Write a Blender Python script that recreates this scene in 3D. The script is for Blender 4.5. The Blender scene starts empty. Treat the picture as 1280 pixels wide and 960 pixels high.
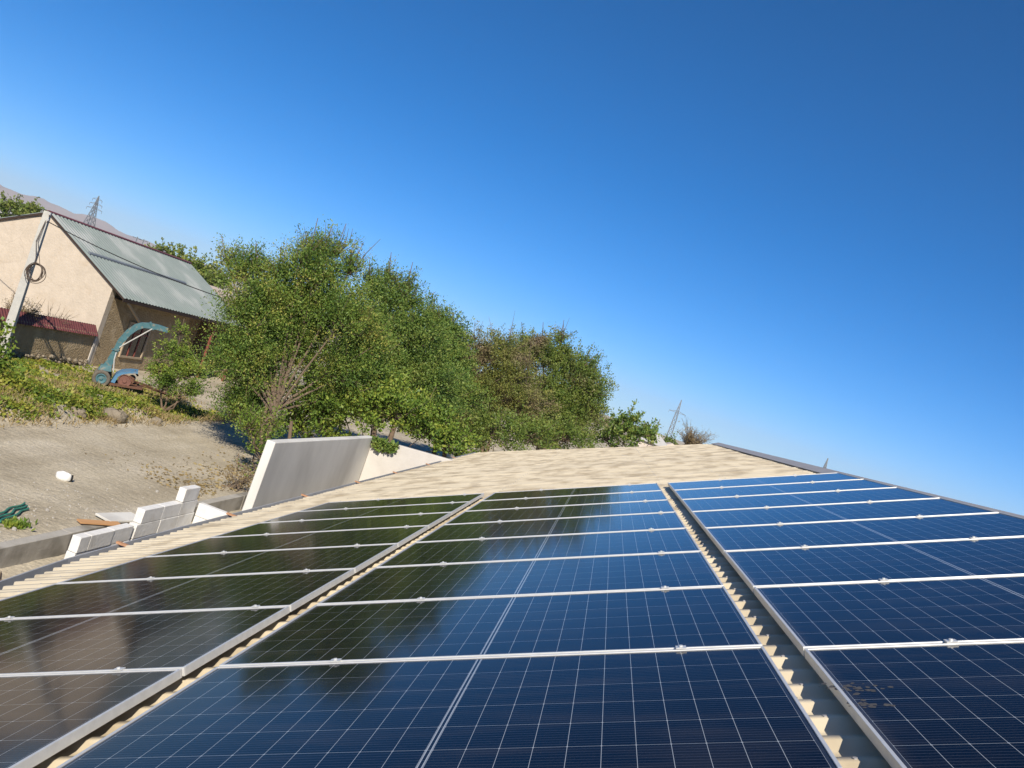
import bpy, math, random
import numpy as np
from mathutils import Vector, Matrix

S = bpy.context.scene
COL = S.collection
rnd = random.Random(7)
RNG = np.random.default_rng(11)

# ------------------------------------------------------------------ camera
CAMZ = 5.6
CM = np.array([[0.9373932, 0.32643485, -0.12138487],
               [0.11538092, 0.03777075, 0.99260295],
               [0.32860499, -0.94446475, -0.00225831]])      # world <- (right, down, forward)
FPX = 1099.07
CAM0 = np.array([0, 0, CAMZ])
cam = bpy.data.cameras.new("camera")
cam.sensor_width = 36.0
cam.lens = FPX / 1280 * 36.0
cam.clip_start = 0.05
cam.clip_end = 60000
camo = bpy.data.objects.new("camera", cam)
COL.objects.link(camo)
R = Matrix(((CM[0][0], -CM[0][1], -CM[0][2]), (CM[1][0], -CM[1][1], -CM[1][2]), (CM[2][0], -CM[2][1], -CM[2][2])))
camo.matrix_world = Matrix.Translation(CAM0) @ R.to_4x4()
S.camera = camo

# ------------------------------------------------------------------ light
SUN_EL, SUN_AZ = math.radians(37), math.radians(13)          # azimuth measured from -Y towards +X
sdir = Vector((math.sin(SUN_AZ) * math.cos(SUN_EL), -math.cos(SUN_AZ) * math.cos(SUN_EL), math.sin(SUN_EL)))
W = bpy.data.worlds.new("World")
S.world = W
W.use_nodes = True
wn, wl = W.node_tree.nodes, W.node_tree.links
sky = wn.new("ShaderNodeTexSky")
sky.sky_type = 'NISHITA'
sky.sun_disc = False
sky.sun_elevation = SUN_EL
sky.sun_rotation = math.atan2(sdir.x, sdir.y)
sky.altitude = 600
sky.air_density = 0.62
sky.dust_density = 0.3
sky.ozone_density = 9.0
hs = wn.new("ShaderNodeHueSaturation")
hs.inputs['Hue'].default_value = 0.4955
hs.inputs['Saturation'].default_value = 1.21
wl.new(sky.outputs[0], hs.inputs['Color'])
wl.new(hs.outputs[0], wn["Background"].inputs['Color'])
wn["Background"].inputs['Strength'].default_value = 0.099
sl = bpy.data.lights.new("sun", 'SUN')
sl.energy = 4.9
sl.angle = math.radians(0.5)
sl.color = (1.0, 0.91, 0.78)
so = bpy.data.objects.new("sun", sl)
so.rotation_euler = sdir.to_track_quat('Z', 'Y').to_euler()
so.location = (10, -10, 40)
COL.objects.link(so)
S.view_settings.view_transform = 'Standard'
S.view_settings.look = 'None'
S.view_settings.gamma = 1
S.view_settings.exposure = 0.5
S.view_settings.use_curve_mapping = False

# ------------------------------------------------------------------ helpers
def at(px, py, Y):
    d = CM @ np.array([(px - 640) / FPX, (py - 480) / FPX, 1.0])
    return CAM0 + d * (Y / d[1])


def mat(name, c1, c2=None, scale=4.0, rough=0.8, bump=0.0, bscale=30.0, metal=0.0, spec=0.3, detail=6.0, c3=None, s3=1.0,
        f3=(0.5, 0.65), stretch=None):
    m = bpy.data.materials.new(name)
    m.use_nodes = True
    n, l = m.node_tree.nodes, m.node_tree.links
    b = n["Principled BSDF"]
    b.inputs['Roughness'].default_value = rough
    b.inputs['Metallic'].default_value = metal
    b.inputs['Specular IOR Level'].default_value = spec
    tc = n.new("ShaderNodeTexCoord")
    vec = tc.outputs['Object']
    if stretch:
        mp = n.new("ShaderNodeMapping")
        mp.inputs['Scale'].default_value = stretch
        l.new(vec, mp.inputs[0])
        vec = mp.outputs[0]
    if c2 is None:
        c2 = tuple(x * 0.8 for x in c1)
    no = n.new("ShaderNodeTexNoise")
    no.inputs['Scale'].default_value = scale
    no.inputs['Detail'].default_value = detail
    no.inputs['Roughness'].default_value = 0.65
    l.new(vec, no.inputs['Vector'])
    rp = n.new("ShaderNodeValToRGB")
    rp.color_ramp.elements[0].position = 0.3
    rp.color_ramp.elements[1].position = 0.7
    rp.color_ramp.elements[0].color = (*c1, 1)
    rp.color_ramp.elements[1].color = (*c2, 1)
    l.new(no.outputs[0], rp.inputs[0])
    out = rp.outputs[0]
    if c3:
        n3 = n.new("ShaderNodeTexNoise")
        n3.inputs['Scale'].default_value = s3
        n3.inputs['Detail'].default_value = 5
        l.new(vec, n3.inputs['Vector'])
        mr = n.new("ShaderNodeMapRange")
        mr.inputs[1].default_value, mr.inputs[2].default_value = f3
        l.new(n3.outputs[0], mr.inputs[0])
        mx = n.new("ShaderNodeMixRGB")
        mx.inputs[2].default_value = (*c3, 1)
        l.new(mr.outputs[0], mx.inputs[0])
        l.new(out, mx.inputs[1])
        out = mx.outputs[0]
    l.new(out, b.inputs['Base Color'])
    if bump:
        nb = n.new("ShaderNodeTexNoise")
        nb.inputs['Scale'].default_value = bscale
        nb.inputs['Detail'].default_value = 6
        l.new(vec, nb.inputs['Vector'])
        bp = n.new("ShaderNodeBump")
        bp.inputs['Strength'].default_value = 1.0
        bp.inputs['Distance'].default_value = bump
        l.new(nb.outputs[0], bp.inputs['Height'])
        l.new(bp.outputs[0], b.inputs['Normal'])
    return m


class MB:
    def __init__(s):
        s.v, s.f = [], []

    def hexa(s, p):          # 8 points: 4 bottom ccw, 4 top ccw
        k = len(s.v)
        s.v += [tuple(q) for q in p]
        s.f += [(k, k + 3, k + 2, k + 1), (k + 4, k + 5, k + 6, k + 7)]
        for i in range(4):
            j = (i + 1) % 4
            s.f.append((k + i, k + j, k + 4 + j, k + 4 + i))
        return s

    def box(s, x0, x1, y0, y1, z0, z1):
        return s.hexa([(x0, y0, z0), (x1, y0, z0), (x1, y1, z0), (x0, y1, z0), (x0, y0, z1), (x1, y0, z1), (x1, y1, z1), (x0, y1, z1)])

    def prism(s, poly, off):  # planar polygon extruded along off
        k, n = len(s.v), len(poly)
        off = np.array(off)
        s.v += [tuple(q) for q in poly] + [tuple(np.array(q) + off) for q in poly]
        s.f += [tuple(range(k + n - 1, k - 1, -1)), tuple(range(k + n, k + 2 * n))]
        for i in range(n):
            j = (i + 1) % n
            s.f.append((k + i, k + j, k + n + j, k + n + i))
        return s

    def tube(s, pts, rad, n=6, cap=True):
        pts = [np.array(p, float) for p in pts]
        if not hasattr(rad, '__len__'):
            rad = [rad] * len(pts)
        k = len(s.v)
        ref = None
        for i, p in enumerate(pts):
            t = pts[min(i + 1, len(pts) - 1)] - pts[max(i - 1, 0)]
            t = t / (np.linalg.norm(t) + 1e-9)
            if ref is None:
                ref = np.array([0, 0, 1.0]) if abs(t[2]) < 0.9 else np.array([1.0, 0, 0])
            a = np.cross(t, ref)
            a /= np.linalg.norm(a) + 1e-9
            b = np.cross(t, a)
            ref = np.cross(a, t)
            for j in range(n):
                w = 2 * math.pi * (j + 0.5) / n
                s.v.append(tuple(p + rad[i] * (math.cos(w) * a + math.sin(w) * b)))
        for i in range(len(pts) - 1):
            for j in range(n):
                j2 = (j + 1) % n
                s.f.append((k + i * n + j, k + i * n + j2, k + (i + 1) * n + j2, k + (i + 1) * n + j))
        if cap:
            s.f.append(tuple(k + j for j in range(n - 1, -1, -1)))
            s.f.append(tuple(k + (len(pts) - 1) * n + j for j in range(n)))
        return s

    def bar(s, a, b, w, h=None):
        return s.tube([a, b], (w if h is None else w) / 1.41421, 4)

    def lathe(s, prof, M4, n=24):       # prof: (r, axial) pairs, axis = local z of M4
        k = len(s.v)
        for r, z in prof:
            for j in range(n):
                w = 2 * math.pi * j / n
                s.v.append(tuple(M4 @ Vector((r * math.cos(w), r * math.sin(w), z))))
        for i in range(len(prof) - 1):
            for j in range(n):
                j2 = (j + 1) % n
                s.f.append((k + i * n + j, k + i * n + j2, k + (i + 1) * n + j2, k + (i + 1) * n + j))
        return s

    def build(s, name, m, parent=None, origin=(0, 0, 0), smooth=False, bevel=0.0):
        me = bpy.data.meshes.new(name)
        o0 = np.array(origin, float)
        me.from_pydata([tuple(np.array(v) - o0) for v in s.v], [], s.f)
        me.validate()
        me.update()
        me.materials.append(m)
        if smooth:
            for p in me.polygons:
                p.use_smooth = True
        o = bpy.data.objects.new(name, me)
        COL.objects.link(o)
        if parent is not None:
            o.parent = parent
        else:
            o.location = origin
        if bevel:
            md = o.modifiers.new("bevel", 'BEVEL')
            md.width = bevel
            md.segments = 2
            md.limit_method = 'ANGLE'
        return o


def tag(o, label, cat, group=None, kind=None):
    if label: o['label'] = label
    if cat: o['category'] = cat
    if group: o['group'] = group
    if kind: o['kind'] = kind
    return o


def empty(name, loc, label, cat, group=None):
    o = bpy.data.objects.new(name, None)
    o.location = loc
    o.empty_display_size = 0.2
    COL.objects.link(o)
    return tag(o, label, cat, group)


def mesh_np(name, V, F, m, parent=None, loc=(0, 0, 0), smooth=False):
    me = bpy.data.meshes.new(name)
    nf, k = F.shape
    me.vertices.add(len(V))
    me.vertices.foreach_set("co", V.astype(np.float32).ravel())
    me.loops.add(nf * k)
    me.loops.foreach_set("vertex_index", F.astype(np.int32).ravel())
    me.polygons.add(nf)
    me.polygons.foreach_set("loop_start", np.arange(0, nf * k, k, dtype=np.int32))
    me.polygons.foreach_set("loop_total", np.full(nf, k, dtype=np.int32))
    if smooth:
        me.polygons.foreach_set("use_smooth", np.ones(nf, dtype=bool))
    me.update(calc_edges=True)
    me.materials.append(m)
    o = bpy.data.objects.new(name, me)
    COL.objects.link(o)
    if parent is not None:
        o.parent = parent
    else:
        o.location = loc
    return o


# ------------------------------------------------------------------ materials
M = {}
M['roof'] = mat('beige_sheet', (0.66, 0.575, 0.42), (0.59, 0.51, 0.365), 1.3, 0.45, spec=0.4, c3=(0.39, 0.32, 0.215), s3=3.0, f3=(0.45, 0.66), stretch=(1, 0.5, 1))
M['ridge'] = mat('grey_ridge_metal', (0.33, 0.32, 0.32), (0.27, 0.265, 0.27), 3, 0.6)
M['gutter'] = mat('grey_gutter_metal', (0.30, 0.305, 0.31), (0.36, 0.365, 0.37), 5, 0.5, spec=0.4)
M['bracket'] = mat('rusty_bracket', (0.45, 0.24, 0.13), (0.3, 0.17, 0.1), 30, 0.8)
M['alu'] = mat('anodised_aluminium', (0.68, 0.68, 0.66), (0.58, 0.58, 0.56), 20, 0.42, metal=0.35, spec=0.5)
M['render'] = mat('beige_render', (0.42, 0.36, 0.28), (0.36, 0.31, 0.24), 3, 0.9, 0.01)
M['block'] = mat('aerated_concrete', (0.69, 0.68, 0.65), (0.60, 0.59, 0.56), 9, 0.95, 0.006, 22, c3=(0.48, 0.45, 0.40), s3=3.0, f3=(0.52, 0.8))
M['mortar'] = mat('grey_mortar', (0.2, 0.19, 0.17), (0.13, 0.12, 0.11), 14, 0.95, 0.01)
M['plaster'] = mat('grey_plaster', (0.66, 0.645, 0.595), (0.57, 0.555, 0.51), 1.6, 0.6, 0.004, 25, c3=(0.40, 0.385, 0.35), s3=0.7, f3=(0.5, 0.8), stretch=(1, 1, 0.45))
M['whitewash'] = mat('pale_plaster', (0.55, 0.52, 0.475), (0.47, 0.44, 0.395), 2.2, 0.9, 0.004)
M['concrete'] = mat('kerb_concrete', (0.40, 0.375, 0.33), (0.31, 0.29, 0.25), 3, 0.9, 0.008, 25, c3=(0.20, 0.185, 0.155), s3=1.2)
M['facade'] = mat('pale_clay_render', (0.50, 0.43, 0.345), (0.425, 0.365, 0.29), 2.4, 0.95, 0.02, 9, c3=(0.40, 0.32, 0.23), s3=1.1, f3=(0.56, 0.85))
M['clay'] = mat('rough_clay_plaster', (0.36, 0.275, 0.165), (0.29, 0.22, 0.13), 6, 0.97, 0.06, 12, c3=(0.42, 0.33, 0.21), s3=2)
def add_pits(m, scale, size, col):
    n, l = m.node_tree.nodes, m.node_tree.links
    b = n["Principled BSDF"]
    src = b.inputs['Base Color'].links[0].from_socket
    tc = n.new("ShaderNodeTexCoord")
    vo = n.new("ShaderNodeTexVoronoi"); vo.inputs['Scale'].default_value = scale
    l.new(tc.outputs['Object'], vo.inputs['Vector'])
    lt = n.new("ShaderNodeMath"); lt.operation = 'LESS_THAN'; lt.inputs[1].default_value = size * scale
    l.new(vo.outputs['Distance'], lt.inputs[0])
    vc = n.new("ShaderNodeTexVoronoi"); vc.feature = 'DISTANCE_TO_EDGE'; vc.inputs['Scale'].default_value = 0.42
    nz = n.new("ShaderNodeTexNoise"); nz.inputs['Scale'].default_value = 1.5; nz.inputs['Detail'].default_value = 6
    l.new(tc.outputs['Object'], nz.inputs['Vector'])
    mv = n.new("ShaderNodeMixRGB"); mv.inputs[0].default_value = 0.35
    l.new(tc.outputs['Object'], mv.inputs[1]); l.new(nz.outputs['Color'], mv.inputs[2])
    l.new(mv.outputs[0], vc.inputs['Vector'])
    cr = n.new("ShaderNodeMapRange"); cr.inputs[1].default_value = 0.006; cr.inputs[2].default_value = 0.0; cr.inputs[4].default_value = 0.16
    l.new(vc.outputs['Distance'], cr.inputs[0])
    mxm = n.new("ShaderNodeMath"); mxm.operation = 'MAXIMUM'
    l.new(lt.outputs[0], mxm.inputs[0]); l.new(cr.outputs[0], mxm.inputs[1])
    mx = n.new("ShaderNodeMixRGB"); mx.inputs[2].default_value = (*col, 1)
    l.new(mxm.outputs[0], mx.inputs[0]); l.new(src, mx.inputs[1]); l.new(mx.outputs[0], b.inputs['Base Color'])


add_pits(M['facade'], 0.9, 0.055, (0.16, 0.12, 0.085))
M['tin'] = mat('grey_green_tin_roof', (0.235, 0.272, 0.252), (0.19, 0.225, 0.21), 1.2, 0.6, spec=0.3, c3=(0.31, 0.33, 0.315), s3=0.6)
M['maroon'] = mat('maroon_sheet_metal', (0.15, 0.05, 0.05), (0.12, 0.04, 0.04), 6, 0.5)
M['darkwood'] = mat('dark_wood', (0.05, 0.03, 0.022), (0.03, 0.02, 0.015), 12, 0.8)
M['redwood'] = mat('red_painted_wood', (0.24, 0.07, 0.05), (0.16, 0.05, 0.04), 12, 0.6)
M['palewood'] = mat('pale_wood', (0.45, 0.36, 0.25), (0.35, 0.27, 0.18), 10, 0.85)
M['glass_dark'] = mat('dark_window_glass', (0.02, 0.02, 0.022), None, 3, 0.08, spec=0.6)
M['stone'] = mat('rubble_stone', (0.27, 0.23, 0.17), (0.17, 0.14, 0.10), 5, 0.95, 0.06, 8)
M['pole'] = mat('pole_concrete', (0.46, 0.45, 0.41), (0.38, 0.37, 0.34), 5, 0.9, 0.004)
M['cable'] = mat('black_cable', (0.02, 0.02, 0.02), None, 9, 0.6)
M['coil'] = mat('brown_cable', (0.10, 0.07, 0.05), (0.06, 0.045, 0.035), 9, 0.7)
M['steel'] = mat('galvanised_lattice', (0.17, 0.19, 0.21), None, 3, 0.6)
M['machine'] = mat('faded_turquoise_paint', (0.065, 0.160, 0.180), (0.045, 0.11, 0.125), 5, 0.6, c3=(0.20, 0.19, 0.15), s3=6, f3=(0.54, 0.68))
M['machine_blue'] = mat('faded_blue_paint', (0.09, 0.22, 0.36), (0.06, 0.15, 0.25), 7, 0.6, c3=(0.22, 0.19, 0.16), s3=4, f3=(0.57, 0.75))
M['rust'] = mat('rusty_iron', (0.16, 0.075, 0.045), (0.08, 0.045, 0.03), 9, 0.9)
M['orange'] = mat('faded_red_drum', (0.21, 0.095, 0.07), (0.12, 0.06, 0.045), 9, 0.7)
M['tyre'] = mat('dusty_rubber', (0.15, 0.13, 0.105), (0.09, 0.08, 0.065), 12, 0.95)
M['bark'] = mat('brown_bark', (0.17, 0.12, 0.08), (0.11, 0.078, 0.052), 12, 0.95, 0.02, 30)
M['twig'] = mat('dry_twig', (0.17, 0.125, 0.085), (0.115, 0.085, 0.06), 8, 0.95)
M['white_bag'] = mat('white_plastic_sack', (0.78, 0.77, 0.73), (0.68, 0.67, 0.63), 8, 0.6, 0.02, 12)
M['hose'] = mat('green_hose', (0.05, 0.22, 0.15), (0.03, 0.13, 0.10), 9, 0.5)
M['plank'] = mat('orange_plank', (0.50, 0.28, 0.13), (0.40, 0.22, 0.10), 6, 0.85, stretch=(8, 1, 1))
M['farwall'] = mat('far_pale_wall', (0.55, 0.48, 0.41), None, 0.5, 0.9)
M['farroof'] = mat('far_grey_roof', (0.42, 0.42, 0.42), None, 0.5, 0.8)
M['rusty_sheet'] = mat('rust_streaked_sheet', (0.55, 0.52, 0.46), (0.45, 0.30, 0.18), 1.4, 0.7)
M['hill'] = mat('hazed_hillside', (0.34, 0.285, 0.26), (0.28, 0.235, 0.215), 0.0012, 0.95)  # paler pinkish colour stands in for part of the distance haze


def leaf_mat(name, cols, clump=1.15, dry=None, dry_at=(0.55, 0.66), dry_scale=0.5):
    m = bpy.data.materials.new(name)
    m.use_nodes = True
    n, l = m.node_tree.nodes, m.node_tree.links
    b = n["Principled BSDF"]
    b.inputs['Roughness'].default_value = 0.55
    b.inputs['Specular IOR Level'].default_value = 0.35
    ge = n.new("ShaderNodeNewGeometry")
    tc = n.new("ShaderNodeTexCoord")
    no = n.new("ShaderNodeTexNoise")
    no.inputs['Scale'].default_value = clump
    no.inputs['Detail'].default_value = 3
    l.new(tc.outputs['Object'], no.inputs['Vector'])
    mm = n.new("ShaderNodeMath"); mm.operation = 'MULTIPLY_ADD'
    mm.inputs[1].default_value = 0.55
    l.new(ge.outputs['Random Per Island'], mm.inputs[0])
    m2 = n.new("ShaderNodeMath"); m2.operation = 'MULTIPLY_ADD'
    m2.inputs[1].default_value = 1.7
    m2.inputs[2].default_value = -0.62
    l.new(no.outputs[0], m2.inputs[0])
    l.new(m2.outputs[0], mm.inputs[2])
    rp = n.new("ShaderNodeValToRGB")
    els = rp.color_ramp.elements
    els[0].position, els[1].position = 0.0, 1.0
    while len(els) < len(cols):
        els.new(0.5)
    for i, c in enumerate(cols):
        els[i].position = i / (len(cols) - 1)
        els[i].color = (*c, 1)
    l.new(mm.outputs[0], rp.inputs[0])
    out = rp.outputs[0]
    if dry:
        n3 = n.new("ShaderNodeTexNoise")
        n3.inputs['Scale'].default_value = dry_scale
        n3.inputs['Detail'].default_value = 4
        l.new(tc.outputs['Object'], n3.inputs['Vector'])
        mr = n.new("ShaderNodeMapRange")
        mr.inputs[1].default_value, mr.inputs[2].default_value = dry_at
        l.new(n3.outputs[0], mr.inputs[0])
        mx = n.new("ShaderNodeMixRGB")
        mx.inputs[2].default_value = (*dry, 1)
        l.new(mr.outputs[0], mx.inputs[0])
        l.new(out, mx.inputs[1])
        out = mx.outputs[0]
    l.new(out, b.inputs['Base Color'])
    tr = n.new("ShaderNodeBsdfTranslucent")
    l.new(out, tr.inputs[0])
    mix = n.new("ShaderNodeMixShader")
    mix.inputs[0].default_value = 0.3
    l.new(b.outputs[0], mix.inputs[1])
    l.new(tr.outputs[0], mix.inputs[2])
    l.new(mix.outputs[0], n["Material Output"].inputs[0])
    return m


G0, G1, G2, G3 = (0.056, 0.106, 0.023), (0.113, 0.197, 0.032), (0.198, 0.266, 0.046), (0.377, 0.342, 0.080)
M['leaf_a'] = leaf_mat('elm_leaves', [G0, G1, G2, G3])
M['leaf_b'] = leaf_mat('dense_leaves', [(0.050, 0.100, 0.022), (0.095, 0.170, 0.032), (0.180, 0.250, 0.045), (0.27, 0.29, 0.07)])
M['leaf_c'] = leaf_mat('olive_leaves', [(0.094, 0.129, 0.029), (0.170, 0.197, 0.043), (0.282, 0.256, 0.065)], dry=(0.245, 0.190, 0.110), dry_at=(0.52, 0.66))
M['leaf_d'] = leaf_mat('mixed_dry_leaves', [(0.085, 0.145, 0.029), (0.142, 0.205, 0.036), (0.246, 0.266, 0.058)], dry=(0.245, 0.190, 0.110), dry_at=(0.55, 0.68))
M['leaf_e'] = leaf_mat('bright_shrub_leaves', [(0.075, 0.145, 0.026), (0.170, 0.256, 0.036), (0.339, 0.359, 0.058)])
M['vine'] = leaf_mat('vine_ground_leaves', [(0.05, 0.10, 0.012), (0.15, 0.215, 0.025), (0.30, 0.31, 0.045), (0.40, 0.30, 0.09)], clump=0.9)
M['dry'] = leaf_mat('dry_straw', [(0.20, 0.135, 0.06), (0.33, 0.25, 0.115), (0.40, 0.33, 0.17)], clump=1.5)
M['far_leaf'] = leaf_mat('far_tree_leaves', [(0.075, 0.120, 0.026), (0.151, 0.205, 0.041), (0.282, 0.274, 0.072)], clump=0.3)


def cell_material():
    m = bpy.data.materials.new('solar_cells')
    m.use_nodes = True
    n, l = m.node_tree.nodes, m.node_tree.links
    b = n["Principled BSDF"]
    tc = n.new("ShaderNodeTexCoord")
    sx = n.new("ShaderNodeSeparateXYZ")
    l.new(tc.outputs['Object'], sx.inputs[0])

    def mth(op, a, bb=None, c=None):
        q = n.new("ShaderNodeMath"); q.operation = op
        for i, v in enumerate((a, bb, c)):
            if v is None: continue
            if isinstance(v, (int, float)): q.inputs[i].default_value = v
            else: l.new(v, q.inputs[i])
        return q.outputs[0]
    X, Y = sx.outputs[0], sx.outputs[1]
    ax = mth('ABSOLUTE', X)
    cw, chh = 0.0921, 0.1817
    tx = mth('DIVIDE', mth('SUBTRACT', ax, 0.010), cw)
    ty = mth('DIVIDE', mth('ADD', Y, 0.545), chh)
    dx = mth('MULTIPLY', mth('ABSOLUTE', mth('SUBTRACT', tx, mth('ROUND', tx))), cw)
    dy = mth('MULTIPLY', mth('ABSOLUTE', mth('SUBTRACT', ty, mth('ROUND', ty))), chh)
    lx = mth('LESS_THAN', dx, 0.00075)
    ly = mth('LESS_THAN', dy, 0.00075)
    dia = mth('LESS_THAN', mth('ADD', dx, dy), 0.0042)
    edge = mth('MAXIMUM', mth('GREATER_THAN', ax, 1.0232), mth('GREATER_THAN', mth('ABSOLUTE', Y), 0.5451))
    cen = mth('MULTIPLY', mth('LESS_THAN', ax, 0.0082), mth('GREATER_THAN', ax, 0.0045))
    grid = mth('MAXIMUM', mth('MAXIMUM', lx, ly), mth('MAXIMUM', dia, cen))
    tb = mth('MULTIPLY', ty, 10.0)
    db = mth('ABSOLUTE', mth('SUBTRACT', tb, mth('ROUND', tb)))
    bus = mth('MULTIPLY', mth('LESS_THAN', db, 0.05), 0.33)
    no = n.new("ShaderNodeTexNoise"); no.inputs['Scale'].default_value = 1.6; no.inputs['Detail'].default_value = 2
    l.new(tc.outputs['Object'], no.inputs['Vector'])
    rp = n.new("ShaderNodeValToRGB")
    rp.color_ramp.elements[0].color = (0.0012, 0.0016, 0.0050, 1)
    rp.color_ramp.elements[1].color = (0.0018, 0.0024, 0.0072, 1)
    l.new(no.outputs[0], rp.inputs[0])
    m1 = n.new("ShaderNodeMixRGB"); m1.inputs[2].default_value = (0.13, 0.145, 0.18, 1)
    l.new(bus, m1.inputs[0]); l.new(rp.outputs[0], m1.inputs[1])
    m2 = n.new("ShaderNodeMixRGB"); m2.inputs[2].default_value = (0.34, 0.37, 0.40, 1)
    l.new(grid, m2.inputs[0]); l.new(m1.outputs[0], m2.inputs[1])
    m3 = n.new("ShaderNodeMixRGB"); m3.inputs[2].default_value = (0.02, 0.025, 0.04, 1)
    l.new(edge, m3.inputs[0]); l.new(m2.outputs[0], m3.inputs[1])
    # thin film of dust in speckles
    nd = n.new("ShaderNodeTexNoise"); nd.inputs['Scale'].default_value = 260; nd.inputs['Detail'].default_value = 2
    l.new(tc.outputs['Object'], nd.inputs['Vector'])
    nl = n.new("ShaderNodeTexNoise"); nl.inputs['Scale'].default_value = 5; nl.inputs['Detail'].default_value = 4
    l.new(tc.outputs['Object'], nl.inputs['Vector'])
    mr = n.new("ShaderNodeMapRange"); mr.inputs[1].default_value = 0.58; mr.inputs[2].default_value = 0.75; mr.inputs[4].default_value = 0.16
    l.new(nd.outputs[0], mr.inputs[0])
    dust = mth('MULTIPLY', mr.outputs[0], nl.outputs[0])
    oi = n.new("ShaderNodeObjectInfo")
    cv = n.new("ShaderNodeCombineXYZ")
    l.new(mth('MULTIPLY', oi.outputs['Random'], 40.0), cv.inputs[0])
    va = n.new("ShaderNodeVectorMath"); va.operation = 'ADD'
    l.new(tc.outputs['Object'], va.inputs[0]); l.new(cv.outputs[0], va.inputs[1])
    l.new(va.outputs[0], nl.inputs['Vector'])
    mpd = n.new("ShaderNodeMapping"); mpd.inputs['Scale'].default_value = (0.8, 5.0, 1.0)
    l.new(va.outputs[0], mpd.inputs[0])
    nf = n.new("ShaderNodeTexNoise"); nf.inputs['Scale'].default_value = 2.2; nf.inputs['Detail'].default_value = 5
    l.new(mpd.outputs[0], nf.inputs['Vector'])
    film = n.new("ShaderNodeMapRange"); film.inputs[1].default_value = 0.48; film.inputs[2].default_value = 0.8; film.inputs[4].default_value = 0.05
    l.new(nf.outputs[0], film.inputs[0])
    low = n.new("ShaderNodeMapRange"); low.inputs[1].default_value = -0.99; low.inputs[2].default_value = -1.04; low.inputs[4].default_value = 0.10
    l.new(X, low.inputs[0])
    lowf = mth('MULTIPLY', low.outputs[0], nf.outputs[0])
    sp = n.new("ShaderNodeTexVoronoi"); sp.inputs['Scale'].default_value = 4.0
    l.new(va.outputs[0], sp.inputs['Vector'])
    spot = mth('MULTIPLY', mth('LESS_THAN', sp.outputs['Distance'], 0.022), 0.5)
    dust = mth('MAXIMUM', mth('ADD', mth('ADD', dust, film.outputs[0]), lowf), spot)
    m4 = n.new("ShaderNodeMixRGB"); m4.inputs[2].default_value = (0.35, 0.29, 0.24, 1)
    l.new(dust, m4.inputs[0]); l.new(m3.outputs[0], m4.inputs[1])
    l.new(m4.outputs[0], b.inputs['Base Color'])
    b.inputs['Roughness'].default_value = 0.5
    b.inputs['Specular IOR Level'].default_value = 0.0
    b.inputs['Coat Weight'].default_value = 1.0
    b.inputs['Coat IOR'].default_value = 1.185
    rr = n.new("ShaderNodeMapRange"); rr.inputs[3].default_value = 0.06; rr.inputs[4].default_value = 0.12
    l.new(nl.outputs[0], rr.inputs[0])
    l.new(rr.outputs[0], b.inputs['Coat Roughness'])
    return m


M['cells'] = cell_material()

# ------------------------------------------------------------------ ground
def fbm(x, y, seed):
    r = np.random.default_rng(seed)
    z = np.zeros_like(x)
    a, f = 1.0, 0.22
    for _ in range(6):
        th = r.uniform(0, 6.28, 4)
        for t in th:
            z += a * 0.35 * np.sin(f * (x * math.cos(t) + y * math.sin(t)) * 6.28 + r.uniform(0, 6.28))
        a *= 0.55
        f *= 1.9
    return z


def smooth(t):
    t = np.clip(t, 0, 1)
    return t * t * (3 - 2 * t)


KX = -9.1     # inner face of the retaining wall


def ground_z(x, y):
    z = np.zeros_like(x)
    near = smooth((60 - np.abs(x)) / 20) * smooth((90 - np.abs(y)) / 20)
    z = z + near * 0.030 * fbm(x, y, 3)
    berm = smooth((-15.6 - x + 0.35 * np.sin(y * 1.1)) / 0.7) * smooth((x + 21.0) / 4.0) * smooth((33.0 - y) / 4.0)
    z = z + berm * (0.30 + 0.10 * fbm(x * 2, y * 2, 5))
    low = x > KX - 0.1
    z = np.where(low, -0.36 + near * 0.035 * fbm(x * 2, y * 2, 8), z)
    return z


xs = np.concatenate([[-11500, -4000, -1200, -400, -150, -80, -50], np.arange(-36, KX - 0.2, 0.3), [KX - 0.16, KX - 0.06],
                     np.arange(KX + 0.2, -3, 0.35), [2, 10, 40, 120, 400, 1500, 5000, 11500]])
ys = np.concatenate([[-11500, -3000, -800, -200, -60, -20, 0], np.arange(6, 60, 0.35), [64, 72, 90, 130, 200, 400, 1000, 3000, 11500]])
gx, gy = np.meshgrid(xs, ys)
gz = ground_z(gx, gy)
nx, ny = len(xs), len(ys)
idx = np.arange(nx * ny).reshape(ny, nx)
F = np.stack([idx[:-1, :-1], idx[:-1, 1:], idx[1:, 1:], idx[1:, :-1]], -1).reshape(-1, 4)


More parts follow.
